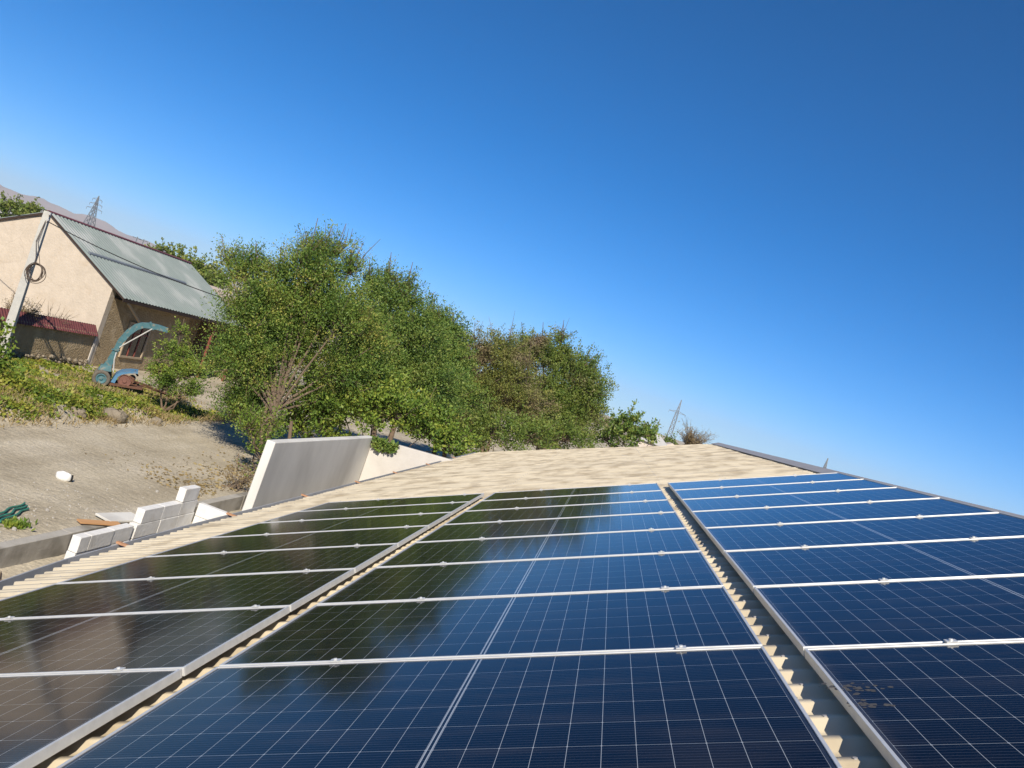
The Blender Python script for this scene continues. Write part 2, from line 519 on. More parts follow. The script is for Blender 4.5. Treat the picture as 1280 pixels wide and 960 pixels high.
def ground_material():
    m = bpy.data.materials.new('sandy_ground')
    m.use_nodes = True
    n, l = m.node_tree.nodes, m.node_tree.links
    b = n["Principled BSDF"]
    b.inputs['Roughness'].default_value = 0.95
    b.inputs['Specular IOR Level'].default_value = 0.15
    tc = n.new("ShaderNodeTexCoord")
    v = tc.outputs['Object']

    def noise(s, d, st=None):
        q = n.new("ShaderNodeTexNoise"); q.inputs['Scale'].default_value = s; q.inputs['Detail'].default_value = d
        q.inputs['Roughness'].default_value = 0.65
        if st:
            mp = n.new("ShaderNodeMapping"); mp.inputs['Scale'].default_value = st
            l.new(v, mp.inputs[0]); l.new(mp.outputs[0], q.inputs['Vector'])
        else:
            l.new(v, q.inputs['Vector'])
        return q.outputs[0]

    def ramp(fac, stops):
        r = n.new("ShaderNodeValToRGB")
        e = r.color_ramp.elements
        while len(e) < len(stops): e.new(0.5)
        for i, (p, c) in enumerate(stops):
            e[i].position = p; e[i].color = (*c, 1)
        l.new(fac, r.inputs[0])
        return r.outputs[0]

    def mix(f, a, c, mode='MIX'):
        q = n.new("ShaderNodeMixRGB"); q.blend_type = mode
        if isinstance(f, float): q.inputs[0].default_value = f
        else: l.new(f, q.inputs[0])
        l.new(a, q.inputs[1])
        if isinstance(c, tuple): q.inputs[2].default_value = (*c, 1)
        else: l.new(c, q.inputs[2])
        return q.outputs[0]
    base = ramp(noise(0.45, 8), [(0.3, (0.34, 0.295, 0.215)), (0.5, (0.43, 0.38, 0.285)), (0.7, (0.49, 0.44, 0.345))])
    tracks = ramp(noise(0.9, 4, (1, 0.10, 1)), [(0.42, (0.75, 0.73, 0.70)), (0.62, (1.1, 1.1, 1.1))])
    c = mix(0.45, base, tracks, 'MULTIPLY')
    fine = ramp(noise(14, 6), [(0.3, (0.72, 0.72, 0.72)), (0.7, (1.22, 1.2, 1.18))])
    c = mix(0.9, c, fine, 'MULTIPLY')
    vo = n.new("ShaderNodeTexVoronoi"); vo.inputs['Scale'].default_value = 16.0
    l.new(v, vo.inputs['Vector'])
    peb = n.new("ShaderNodeMath"); peb.operation = 'LESS_THAN'; peb.inputs[1].default_value = 0.16
    l.new(vo.outputs['Distance'], peb.inputs[0])
    pm = n.new("ShaderNodeMath"); pm.operation = 'GREATER_THAN'; pm.inputs[1].default_value = 0.57
    l.new(noise(0.6, 3), pm.inputs[0])
    pp = n.new("ShaderNodeMath"); pp.operation = 'MULTIPLY'
    l.new(peb.outputs[0], pp.inputs[0]); l.new(pm.outputs[0], pp.inputs[1])
    pq = n.new("ShaderNodeMath"); pq.operation = 'MULTIPLY'; pq.inputs[1].default_value = 0.7
    l.new(pp.outputs[0], pq.inputs[0])
    c = mix(pq.outputs[0], c, (0.48, 0.46, 0.41))
    l.new(c, b.inputs['Base Color'])
    bp = n.new("ShaderNodeBump"); bp.inputs['Strength'].default_value = 1.0; bp.inputs['Distance'].default_value = 0.06
    l.new(noise(5, 10), bp.inputs['Height'])
    l.new(bp.outputs[0], b.inputs['Normal'])
    return m


g = mesh_np('ground', np.stack([gx, gy, gz], -1).reshape(-1, 3), F, ground_material(), smooth=True)
tag(g, 'sandy grey brown bare earth yard and land around the buildings', None, kind='structure')


def gz1(x, y):
    return float(ground_z(np.array([float(x)]), np.array([float(y)]))[0])


# distant hills (one range along the left horizon)
def hills():
    n, k = 160, 14
    V = []
    for i in range(n + 1):
        t = i / n
        ang = math.radians(-78 + t * 66)                    # from +Y towards -X
        crest = float(np.interp(math.degrees(ang), [-78, -50, -42, -39, -36.4, -32.4, -28, -20, -12], [.03, .034, .027, .0205, .0175, .0150, .0110, .005, .0])) * 9200
        crest *= 1 + 0.10 * math.sin(i * 0.31) + 0.06 * math.sin(i * 0.83 + 1) + 0.03 * math.sin(i * 2.1)
        for j in range(k + 1):
            s = j / k
            d = 7000 + 4200 * s
            hgt = crest * (1.0 if True else 0) * math.sin(math.pi * min(s * 0.95, 1)) ** 0.8
            hgt *= 1 + 0.15 * math.sin(i * 0.9 + j * 0.8) * (1 - s) * s * 2
            V.append((d * math.sin(ang), d * math.cos(ang), -2 + hgt))
    idx = np.arange((n + 1) * (k + 1)).reshape(n + 1, k + 1)
    F = np.stack([idx[:-1, :-1], idx[:-1, 1:], idx[1:, 1:], idx[1:, :-1]], -1).reshape(-1, 4)
    o = mesh_np('hills', np.array(V), F, M['hill'], smooth=True)
    tag(o, 'hazy bare mountain range along the left horizon', None, kind='structure')


hills()

# ------------------------------------------------------------------ our building: roof in local (u up-slope, v along ridge, w normal)
PITCH = math.radians(23.194)
XR = np.array([math.cos(PITCH), 0, math.sin(PITCH)])
NR = np.array([-math.sin(PITCH), 0, math.cos(PITCH)])
YR = np.array([0, 1.0, 0])
C0 = np.array([0.5672, -3.3378, 0.8685])


def rp(u, v, w=0.0):
    return CAM0 + (u - C0[0]) * XR + (v - C0[1]) * YR + (w - C0[2]) * NR


UMIN = [(-8, -3.75), (2.0, -3.80), (3.9, -4.18), (6.3, -4.33), (9.5, -4.36), (15, -4.39), (29, -4.43)]


def umin(v):
    return float(np.interp(v, [a for a, _ in UMIN], [b for _, b in UMIN]))


VFAR_L, VFAR_R = 28.6, 21.9       # the far verge runs at a slant
URIDGE = 3.42


def umax(v):
    if v <= VFAR_R: return URIDGE
    t = (v - VFAR_R) / (VFAR_L - VFAR_R)
    return URIDGE + t * (umin(v) - URIDGE)


bld = empty('building', tuple(rp(0, 10, 0) * np.array([1, 1, 0]) + np.array([0, 0, -0.36])),
            'long building with a beige ribbed metal roof carrying three columns of solar panels', 'building')
B0 = np.array(bld.location)
PIT = 1.154 / 7
prof = [(0.0, 0.0), (0.52, 0.0), (0.66, 1.0), (0.88, 1.0), (1.0, 0.0)]
VS = []
v = -6.0
k = 0
while v < VFAR_L:
    hr_ = rnd.uniform(0.019, 0.030)
    for t, hgt in prof[:-1]:
        VS.append((v + t * PIT, -0.088 + hr_ * hgt))
    v += PIT
VS = [q for q in VS if q[0] < VFAR_L - 0.01]
roofV, roofF = [], []
for (vv, w) in VS:
    a, b2 = umin(vv) - 0.02, umax(vv)
    for t in np.linspace(0, 1, 9):
        uu = a + (b2 - a) * t
        roofV.append(rp(uu, vv, w + 0.004 * math.sin(uu * 2.1 + vv * 0.7)))
n9 = len(VS)
ii = np.arange(n9 * 9).reshape(n9, 9)
roofF = np.stack([ii[:-1, :-1], ii[:-1, 1:], ii[1:, 1:], ii[1:, :-1]], -1).reshape(-1, 4)
rs = mesh_np('roof_sheet', np.array(roofV) - B0, roofF, M['roof'], bld)
mb = MB()
for i_, (vv, w) in enumerate(VS):
    if i_ % 8 != 2 or vv > 26: continue
    for uu in (umin(vv) + 0.25, -3.42, -1.11, 1.115, 2.0, 3.1):
        if uu > umax(vv) - .1 or (vv < 8 and uu in (2.0, 3.1)): continue
        c_ = rp(uu + 0.01, vv + 0.02, w)
        mb.tube([c_, c_ + NR * 0.006], 0.0065, 6)
mb.build('screw', M['ridge'], bld, B0)['kind'] = 'stuff'
# the slope behind the ridge, seen from nowhere in the photo but keeping the light off the rooms
mb = MB()
RX = rp(URIDGE, 0, -0.10)
bp_ = [(RX[0] + 0.02, rp(0, -6)[1], RX[2] - 0.01), (RX[0] + 0.02, rp(0, VFAR_R)[1], RX[2] - 0.01),
       (RX[0] + 6.5, rp(0, VFAR_R)[1], RX[2] - 2.75), (RX[0] + 6.5, rp(0, -6)[1], RX[2] - 2.75)]
mb.prism(bp_, (0, 0, -0.05)).build('roof_slope', M['roof'], bld, B0)
mb = MB()
y0, y1 = rp(0, -6)[1], rp(0, VFAR_R)[1]
prf = [rp(URIDGE - 0.20, 0, -0.052), rp(URIDGE - 0.20, 0, -0.045), rp(URIDGE, 0, -0.050) + np.array([0, 0, 0.02]),
       rp(URIDGE, 0, -0.050) + np.array([0.22, 0, -0.05]), rp(URIDGE, 0, -0.06) + np.array([0.22, 0, -0.06])]
mb.prism([(q[0], y0, q[2]) for q in prf], (0, y1 - y0 + 0.05, 0)).build('ridge_cap', M['ridge'], bld, B0)
# verge trim along the slanted far edge
mb = MB()
a, b2 = rp(umin(VFAR_L) - 0.05, VFAR_L, -0.10), rp(URIDGE, VFAR_R, -0.10)
mb.hexa([a + (0, 0, -0.12), b2 + (0, 0, -0.12), b2 + (0, 0.05, -0.12), a + (0, 0.05, -0.12),
         a + (0, 0, 0.03), b2 + (0, 0, 0.03), b2 + (0, 0.05, 0.03), a + (0, 0.05, 0.03)]).build('verge_trim', M['ridge'], bld, B0)
# gutter
mb = MB()
gp = [(0.02, -0.02), (0.02, -0.11), (-0.10, -0.12), (-0.125, -0.005), (-0.137, -0.005), (-0.110, -0.132), (0.032, -0.122), (0.032, -0.02)]
vv = list(np.arange(-6, VFAR_L, 0.5)) + [VFAR_L]
kk = len(gp)
for q in vv:
    c0 = rp(umin(q), q, -0.115)
    for dx, dz in gp:
        mb.v.append((c0[0] + dx - 0.02, c0[1], c0[2] + dz + 0.01))
for i in range(len(vv) - 1):
    for j in range(kk):
        j2 = (j + 1) % kk
        mb.f.append((i * kk + j, (i + 1) * kk + j, (i + 1) * kk + j2, i * kk + j2))
gut = mb.build('gutter', M['gutter'], bld, B0)
for q in (4.9, 7.6, 10.4, 13.4, 16.4, 20, 24):
    c0 = rp(umin(q), q, -0.10)
    MB().box(c0[0] - 0.165, c0[0] + 0.03, c0[1] - 0.02, c0[1] + 0.02, c0[2] - 0.004, c0[2] + 0.018).build('bracket', M['bracket'], gut, B0)
# walls
ex = rp(-4.15, 0, -0.2)
wx0, wx1 = ex[0] + 0.35, RX[0] + 6.0
yA, yB = rp(0, -5.6)[1], rp(0, VFAR_R)[1] - 0.4
MB().box(wx0, wx0 + 0.3, yA + 0.31, yB + 5.2, -0.4, ex[2] - 0.02).build('eave_wall', M['render'], bld, B0)
MB().box(wx1, wx1 + 0.3, yA + 0.31, yB - 0.31, -0.4, RX[2] - 2.75).build('back_wall', M['render'], bld, B0)
for yy in (yA, yB):
    zz = lambda x: (rp(0, 0, -0.25)[2] + (x - rp(0, 0, -0.25)[0]) * math.tan(PITCH))
    pl = [(wx0, yy, -0.4), (wx1 + 0.3, yy, -0.4), (wx1 + 0.3, yy, RX[2] - 2.76), (RX[0], yy, RX[2] - 0.2), (wx0, yy, zz(wx0) - 0.03)]
    MB().prism(pl, (0, 0.3, 0)).build('gable_wall', M['render'], bld, B0)

# ------------------------------------------------------------------ solar panels
PW, PH, FR = 2.094, 1.134, 0.035
rotP = Matrix((XR, YR, NR)).transposed().to_4x4()


def make_panel():
    t = bpy.data.objects.new('solar_panel', None)
    t.empty_display_size = 0.3
    COL.objects.link(t)
    a, b = PW / 2, PH / 2
    lip = 0.011
    m = MB()
    m.v = [(-a + lip, -b + lip, -0.004), (a - lip, -b + lip, -0.004), (a - lip, b - lip, -0.004), (-a + lip, b - lip, -0.004)]
    m.f = [(0, 1, 2, 3)]
    m.build('cell_sheet', M['cells'], t)
    m = MB()
    for (x0, x1, yy0, yy1) in ((-a, a, -b, -b + lip), (-a, a, b - lip, b), (-a, -a + lip, -b + lip, b - lip), (a - lip, a, -b + lip, b - lip)):
        m.box(x0, x1, yy0, yy1, -FR, 0.0)
    m.build('frame', M['alu'], t, bevel=0.0012)
    m = MB().box(-a + 0.012, a - 0.012, -b + 0.012, b - 0.012, -0.012, -0.008)
    m.build('backsheet', M['farroof'], t)
    return t


proto = make_panel()
cols = [('left', -PW - 0.1387, -0.0099, -1), ('middle', 0.0, 0.0, -1), ('right', PW + 0.1339, -0.051, -2)]
ORD = ['frontmost', 'second', 'third', 'fourth', 'fifth', 'sixth', 'seventh', 'eighth', 'ninth']
CLAMPS = {'left': [(-1.43 + 2.2327, -1), (-2.695 + 2.2327, 1)], 'middle': [(0.82, 0), (-0.51, 0)], 'right': [(-0.50, 0), (0.48, 0)]}


def clamp_mesh():
    m = MB()
    m.box(-0.019, 0.019, -0.017, 0.018, -0.002 + 0.004, 0.006)
    m.box(-0.019, 0.019, -0.008, 0.008, -0.03, 0.0018)
    m.tube([(0, 0, 0.0062), (0, 0, 0.012)], 0.007, 8)
    o = m.build('clamp', M['alu'])
    return o


clamp0 = clamp_mesh()
first = True
for cname, uc, sh, r0 in cols:
    nrow = 0
    for r in range(r0, 7):
        nrow += 1
        if first:
            t = proto
            first = False
        else:
            t = proto.copy()
            COL.objects.link(t)
            for ch in proto.children:
                if ch.name.startswith('clamp'): continue
                c = ch.copy()
                COL.objects.link(c)
                c.parent = t
        p = rp(uc, sh + (r + 0.5) * 1.154, 0.0)
        t.matrix_world = Matrix.Translation(p) @ rotP @ Matrix.Rotation(rnd.uniform(-0.0008, 0.0008), 4, 'X')
        if r == r0 and cname == 'right':
            lab = 'dark blue solar panel barely in view at the bottom right corner'
        elif r == 6:
            lab = f'dark blue solar panel at the far end of the {cname} column, beside bare roof'
        else:
            lab = f'dark blue solar panel, {ORD[nrow - 1]} from the camera in the {cname} column'
        tag(t, lab, 'solar panel', 'solar panels in three columns on the roof')
        for j, (cu, _) in enumerate(CLAMPS[cname]):
            c = clamp0.copy() if not (cname == 'left' and r == -1 and j == 0) else clamp0
            if c is not clamp0: COL.objects.link(c)
            c.parent = t
            jit = rnd.uniform(-0.12, 0.12)
            c.location = (cu + jit, PH / 2 + 0.010, 0)
M['stain'] = mat('dried_bird_dropping', (0.10, 0.095, 0.09), (0.04, 0.04, 0.045), 60, 0.9)
tgt = [o for o in bpy.data.objects if o.get('category') == 'solar panel' and 'second from the camera in the right' in o['label']][0]
rng = np.random.default_rng(5)
for (cx, cy, ra, nn_) in ((1.225, -0.515, .055, 46), (1.222, -0.675, .032, 22)):
    mb = MB()
    for q in range(nn_):
        d = rng.normal(size=2) * ra * np.array([.75, .45])
        rr_ = rng.uniform(.003, .011)
        k0 = len(mb.v)
        for a_ in range(7):
            w_ = a_ / 7 * 6.283
            mb.v.append((cx - (PW + .1339) + d[0] + rr_ * math.cos(w_) * rng.uniform(.7, 1.3), cy + .051 + .577 + d[1] + rr_ * math.sin(w_) * rng.uniform(.7, 1.3), -0.0037 + q * 2e-6))
        mb.f.append(tuple(range(k0, k0 + 7)))
    mb.build('dried_dropping', M['stain'], tgt)
# ------------------------------------------------------------------ unfinished walls beside the eave
def block_wall():
    base = np.array([-6.56, 13.4, -0.36])
    t = empty('block_wall', tuple(base), 'low unfinished wall of white aerated blocks stepping up beside the gutter', 'wall')
    x0, x1 = -6.64, -6.50
    core = MB()
    core.box(x0 + 0.012, x1 - 0.012, 11.72, 13.08, -0.45, 1.505)
    core.box(x0 + 0.012, x1 - 0.012, 13.19, 15.06, -0.45, 1.505)
    core.build('mortar_core', M['mortar'], t, base)

    def blk(y0, y1, z0, z1, dx=0.0):
        MB().box(x0 + dx, x1 + dx, y0, y1, z0, z1).build('block', M['block'], t, base, bevel=0.008)
    hh = 0.24
    tops = [1.52 - hh * i for i in range(0, 7)]
    for i, zt in enumerate(tops):
        o = 0.3 if i % 2 else 0.0
        ysA = [11.70, 12.30 + o * 0.6, 12.70 + o * 0.8, 13.10] if i == 1 else ([11.70, 11.95, 12.55, 13.10] if i == 0 else [11.70, 12.4, 13.10])
        for a, b in zip(ysA[:-1], ysA[1:]):
            blk(a + 0.004, b - 0.004, zt - hh + (0.012 if i == 1 else 0.006), zt, rnd.uniform(-.007, .007))
        ysB = [13.17, 13.9, 14.5, 15.08] if i % 2 == 0 else [13.17, 13.55, 14.2, 14.8, 15.08]
        for a, b in zip(ysB[:-1], ysB[1:]):
            blk(a + 0.004, b - 0.004, zt - hh + 0.007, zt + 0.0, rnd.uniform(-.007, .007))
    for a, b in ((13.27, 13.88), (13.885, 14.47), (14.475, 15.05)):
        blk(a, b - 0.003, 1.526, 1.758)
    blk(14.47, 15.0, 1.765, 2.005)
    # return towards the building
    for i in range(8):
        zt = 1.70 - hh * i
        c = [-6.49, -5.92, -5.34, -4.76, -4.3] if i % 2 == 0 else [-6.49, -6.2, -5.62, -5.04, -4.3]
        for a, b in zip(c[:-1], c[1:]):
            MB().box(a + 0.003, b - 0.003, 15.10, 15.24, zt - hh + 0.006, zt).build('block', M['block'], t, base, bevel=0.008)
    MB().box(-6.48, -4.32, 15.115, 15.225, -0.45, 1.69).build('mortar_core', M['mortar'], t, base)


block_wall()

base = np.array([-6.6, 21.7, -0.36])
t = empty('concrete_wall', tuple(base), 'tall smooth grey plastered wall with a pale return, beside the far gutter', 'wall')
mb = MB()
x0, x1 = -6.70, -6.50
mb.hexa([(x0, 17.72, -.4), (x1, 17.72, -.4), (x1, 25.6, -.4), (x0, 25.6, -.4), (x0, 17.82, 2.76), (x1, 17.82, 2.76), (x1, 25.6, 2.69), (x0, 25.6, 2.69)])
mb.build('wall_panel', M['plaster'], t, base, bevel=0.02)
mb = MB()
mb.hexa([(-6.49, 25.45, -.4), (-4.0, 25.45, -.4), (-4.0, 25.65, -.4), (-6.49, 25.65, -.4), (-6.49, 25.45, 2.68), (-4.0, 25.45, 2.86), (-4.0, 25.65, 2.86), (-6.49, 25.65, 2.68)])
mb.build('return_wall', M['whitewash'], t, base, bevel=0.015)

rw = MB()
yy = [7.0, 10.2, 13.5, 16.0, 18.6, 21.2, 24.0, 30.0]
for a, b in zip(yy[:-1], yy[1:]):
    j = rnd.uniform(-.012, .012)
    rw.box(KX - 0.22 + j, KX + j, a + 0.006, b - 0.006, -0.5, 0.05 + rnd.uniform(-.01, .015))
o = rw.build('retaining_wall', M['concrete'], None, (KX, 16, -0.36), bevel=0.01)
tag(o, 'low grey concrete foundation strip between the sandy yard and the building', 'retaining wall')

# ------------------------------------------------------------------ neighbour's house
def corrugated(name, p00, p10, p11, p01, pitch, hgt, m, parent, origin):
    """sheet whose ribs run from edge p00-p10 down to p01-p11"""
    p00, p10, p11, p01 = [np.array(q, float) for q in (p00, p10, p11, p01)]
    L = np.linalg.norm(p10 - p00)
    nn = np.cross(p10 - p00, p01 - p00)
    nn /= np.linalg.norm(nn)
    if nn[2] < 0: nn = -nn
    n = int(L / pitch)
    ts, hs_ = [], []
    for i in range(n):
        for q, hh in ((0, 0), (0.4, 0), (0.5, 1), (0.9, 1)):
            ts.append((i + q) / n); hs_.append(hh * hgt)
    ts.append(1.0); hs_.append(0)
    V = []
    for tt, hh in zip(ts, hs_):
        V.append(p00 + (p10 - p00) * tt + nn * hh - np.array(origin))
        V.append(p01 + (p11 - p01) * tt + nn * hh - np.array(origin))
    k = len(ts)
    ii = np.arange(2 * k).reshape(k, 2)
    F = np.stack([ii[:-1, 0], ii[:-1, 1], ii[1:, 1], ii[1:, 0]], -1)
    return mesh_np(name, np.array(V), F, m, parent)


HX, HY = -23.0, 36.95
base = np.array([-27.0, 43.5, 0.0])
hs_t = empty('house', tuple(base), 'clay house with a grey green metal gable roof and pale end wall', 'house')
RZ, RXH = 6.0, -27.05
EX, EZ = -22.25, 3.43
HL = 50.2
WL = -31.2
rz = lambda x: (RZ + (x - RXH) * (EZ - RZ) / (EX - RXH)) if x > RXH else RZ + (x - RXH) * 0.47
pl = [(WL, HY, -.05), (HX, HY, -.05), (HX, HY, rz(HX) - 0.07), (RXH, HY, RZ - 0.07), (WL, HY, rz(WL) - 0.07)]
MB().prism(pl, (0, 0.35, 0)).build('end_wall', M['facade'], hs_t, base)
MB().box(HX - 0.35, HX - 0.004, HY + 0.352, 44.6, -.05, rz(HX) - 0.10).build('side_wall', M['clay'], hs_t, base)
MB().box(HX - 2.4, HX - 2.05, 44.6, HL - .3, -.05, 4.2).build('porch_wall', M['clay'], hs_t, base)
MB().box(HX - 2.05, HX - 0.36, 44.25, 44.59, -.05, 3.7).build('porch_return', M['clay'], hs_t, base)
MB().box(WL, WL + 0.35, HY + 0.352, HL - .35, -.05, rz(WL) - 0.12).build('side_wall', M['clay'], hs_t, base)
pl = [(WL, HL - .34, -.05), (HX - 2.4, HL - .34, -.05), (HX - 2.4, HL - .34, rz(HX - 2.4) - 0.1), (RXH, HL - .34, RZ - 0.1), (WL, HL - .34, rz(WL) - 0.1)]
MB().prism(pl, (0, 0.33, 0)).build('end_wall', M['clay'], hs_t, base)
y0 = HY - 0.12
rf = corrugated('roof', (RXH, y0, RZ), (RXH, HL, RZ - 0.05), (EX, HL - 0.2, EZ - 0.02), (EX, y0, EZ), 0.28, 0.04, M['tin'], hs_t, base)
corrugated('roof', (RXH, HL, RZ - 0.05), (RXH, y0, RZ), (WL - 0.5, y0, rz(WL - .5)), (WL - 0.5, HL, rz(WL - .5)), 0.28, 0.03, M['tin'], hs_t, base)
MB().prism([(RXH - 0.12, y0, RZ - 0.0), (RXH, y0, RZ + 0.035), (RXH + 0.12, y0, RZ - 0.02), (RXH + 0.12, y0, RZ + 0.005), (RXH, y0, RZ + 0.06), (RXH - 0.12, y0, RZ + 0.025)],
           (0, HL - y0, 0)).build('ridge_cap', M['maroon'], rf, base)
sx_ = -24.75
MB().hexa([(sx_ - .06, y0 + .3, rz(sx_ - .06) + .03), (sx_ + .06, y0 + .3, rz(sx_ + .06) + .03), (sx_ + .06, HL - 4, rz(sx_ + .06) + .03), (sx_ - .06, HL - 4, rz(sx_ - .06) + .03),
           (sx_ - .06, y0 + .3, rz(sx_ - .06) + .09), (sx_ + .06, y0 + .3, rz(sx_ + .06) + .09), (sx_ + .06, HL - 4, rz(sx_ + .06) + .09), (sx_ - .06, HL - 4, rz(sx_ - .06) + .09)]).build('seam_batten', M['steel'], rf, base)  # batten added to draw the dark sheet overlap seam at mid slope
mb = MB()
mb.hexa([(EX - 0.03, y0, EZ - .16), (EX, y0, EZ - .16), (EX, HL - .2, EZ - .18), (EX - 0.03, HL - .2, EZ - .18), (EX - 0.03, y0, EZ - .02), (EX, y0, EZ - .02), (EX, HL - .2, EZ - .04), (EX - 0.03, HL - .2, EZ - .04)])
mb.build('fascia', M['darkwood'], hs_t, base)
mb = MB()
for (xa, xb) in ((RXH + 0.02, EX), (WL - .5, RXH - 0.02)):
    mb.hexa([(xa, y0 + .01, rz(xa) - .10), (xb, y0 + .01, rz(xb) - .10), (xb, y0 + .05, rz(xb) - .10), (xa, y0 + .05, rz(xa) - .10),
             (xa, y0 + .01, rz(xa) - .01), (xb, y0 + .01, rz(xb) - .01), (xb, y0 + .05, rz(xb) - .01), (xa, y0 + .05, rz(xa) - .01)])
mb.build('barge_board', M['darkwood'], hs_t, base)
MB().box(HX, EX - 0.04, HY + 0.4, HL - 0.4, EZ - 0.16, EZ - 0.12).build('soffit', M['darkwood'], hs_t, base)
MB().bar((EX - .1, HY + 0.5, EZ - .2), (HX + 0.06, HY + 3.3, 2.2), 0.09).build('brace', M['palewood'], hs_t, base)
MB().box(HX - 0.002, HX + 0.03, HY - 0.02, HY + 0.10, 0.0, 1.35).build('corner_strip', M['whitewash'], hs_t, base)
wy0, wy1, wz0, wz1 = 39.25, 41.05, 0.68, 2.28
wo = MB().box(HX - 0.004, HX + 0.012, wy0, wy1, wz0, wz1).build('window', M['glass_dark'], hs_t, base)
mb = MB()
for (a, b, c, d) in ((wy0 - .08, wy1 + .08, wz0 - .09, wz0), (wy0 - .08, wy1 + .08, wz1, wz1 + .08), (wy0 - .08, wy0, wz0, wz1), (wy1, wy1 + .08, wz0, wz1)):
    mb.box(HX, HX + 0.07, a, b, c, d)
mb.build('frame', M['palewood'], wo, base)
mb = MB()
for q in (0.33, 0.66):
    yq = wy0 + (wy1 - wy0) * q
    mb.box(HX + .013, HX + 0.05, yq - 0.035, yq + .035, wz0, wz1)
mb.box(HX + .014, HX + 0.048, wy0, wy1, wz0 + 1.1, wz0 + 1.16)
mb.build('mullion', M['redwood'], wo, base)
for yq in (46.4, 49.6):
    MB().box(EX - .25, EX - .13, yq, yq + .12, 0, EZ - .17).build('porch_post', M['redwood'], hs_t, base)

# lower outbuilding with a rust streaked roof behind the house
base = np.array([-25.5, 54, 0.0])
t = empty('outbuilding', tuple(base), 'low outbuilding with a rust streaked pale roof behind the tin roofed house', 'outbuilding')
MB().box(-28, -22.6, 50.6, 57, -.05, 3.7).build('wall', M['clay'], t, base)
MB().hexa([(-28.2, 50.3, 5.0), (-22.0, 50.3, 3.85), (-22.0, 57.2, 3.85), (-28.2, 57.2, 5.0), (-28.2, 50.3, 5.08), (-22.0, 50.3, 3.93), (-22.0, 57.2, 3.93), (-28.2, 57.2, 5.08)]).build('roof', M['rusty_sheet'], t, base)

# ------------------------------------------------------------------ boundary wall with maroon coping
base = np.array([-23.4, 31, 0.0])
t = empty('boundary_wall', tuple(base), 'brown clay yard wall topped with a maroon metal coping', 'wall')
fa, fb = np.array([-23.25, 24.0]), np.array([-23.02, 36.9])
dd = (fb - fa) / np.linalg.norm(fb - fa)
nn = np.array([dd[1], -dd[0]])


def along(s, o, z):
    q = fa + dd * s + nn * o
    return (q[0], q[1], z)


FL = float(np.linalg.norm(fb - fa))
MB().hexa([along(0, -.3, -.05), along(0, 0, -.05), along(FL, 0, -.05), along(FL, -.3, -.05), along(0, -.3, 1.5), along(0, 0, 1.5), along(FL, 0, 1.5), along(FL, -.3, 1.5)]).build('wall', M['clay'], t, base)
corrugated('coping', along(0, -.15, 1.86), along(FL, -.15, 1.86), along(FL, .15, 1.42), along(0, .15, 1.42), 0.16, 0.03, M['maroon'], t, base)
corrugated('coping', along(FL, -.15, 1.86), along(0, -.15, 1.86), along(0, -.6, 1.5), along(FL, -.6, 1.5), 0.16, 0.03, M['maroon'], t, base)
MB().prism([along(0, .1, 1.5), along(0, -.4, 1.5), along(0, -.15, 1.83)], tuple(np.array(along(FL, 0, 0)) - np.array(along(0, 0, 0)))).build('coping_core', M['clay'], t, base)
mb = MB()
for s in np.arange(0.1, FL, 0.2):
    for z in (0.05, 0.19):
        r = rnd.uniform(0.06, 0.125)
        c = np.array(along(s + rnd.uniform(-.1, .1), 0.05 + rnd.uniform(0, .08), z + rnd.uniform(-.05, .05)))
        mb.tube([c + (0, -r, 0), c + (0.0, -r * .6, 0.02), c + (0, r * .5, 0), c + (0, r, 0)], [r * .4, r * .8, r * .75, r * .3], 7)
mb.build('stone_footing', M['stone'], t, base)

# ------------------------------------------------------------------ utility pole, cable and coil
PB = np.array([-22.72, 31.0, 0.0])
PT = np.array([-22.80, 31.0, 5.92])
t = empty('utility_pole', tuple(PB), 'square grey concrete utility pole standing before the pale end wall', 'utility pole')
mb = MB()
w0, w1 = 0.165, 0.12
rot = math.radians(20)


def ring(c, w):
    return [c + w * np.array([math.cos(rot + a), math.sin(rot + a), 0]) * 1.414 for a in (-2.356, -0.785, 0.785, 2.356)]


mb.hexa(ring(PB + (0, 0, -.3), w0) + ring(PT, w1))
mb.build('post', M['pole'], t, PB, bevel=0.015)
for dz in (0.12, 0.36):
    c = PT + (0.16, -0.08, -dz)
    MB().tube([PT + (0.05, 0, -dz - .06), c + (0, 0, -.05), c], 0.012, 6).build('hook', M['rust'], t, PB)
    MB().lathe([(0.0, 0.0), (0.03, 0.0), (0.045, 0.03), (0.03, 0.05), (0.042, 0.07), (0.03, 0.1), (0, 0.105)], Matrix.Translation(c), 12).build('insulator', M['farroof'], t, PB, smooth=True)
c0 = PT + (0.16, -0.08, -0.36)
c1 = at(340, 392, 33.0)
pts = [c0 + (c1 - c0) * s - np.array([0, 0, 0.25]) * 4 * s * (1 - s) for s in np.linspace(0, 1, 24)]
tag(MB().tube(pts, 0.018, 6).build('overhead_cable', M['cable'], None, tuple(PT)), 'black overhead cable running from the concrete pole across the tin roof', 'cable')
pts = [PT + (-0.05, -0.1, -0.25) + (np.array([-34.0, 37, 5.2]) - PT) * s - np.array([0, 0, 0.3]) * 4 * s * (1 - s) for s in np.linspace(0, 1, 14)]
tag(MB().tube(pts, 0.014, 6).build('overhead_cable', M['cable'], None, tuple(PT)), 'black overhead cable running left from the pole along the gable edge', 'cable')
cc = at(44, 340, 30.75)
mb = MB()
for k2 in range(7):
    ra = 0.36 + rnd.uniform(-.07, .05)
    ox, oz = rnd.uniform(-.05, .05), rnd.uniform(-.05, .05)
    ty = rnd.uniform(-.05, .05)
    mb.tube([cc + (ox + ra * math.cos(a), ty + 0.05 * math.sin(a * 2 + k2), oz + ra * math.sin(a)) for a in np.linspace(0, 6.28, 26)], 0.014, 5, False)
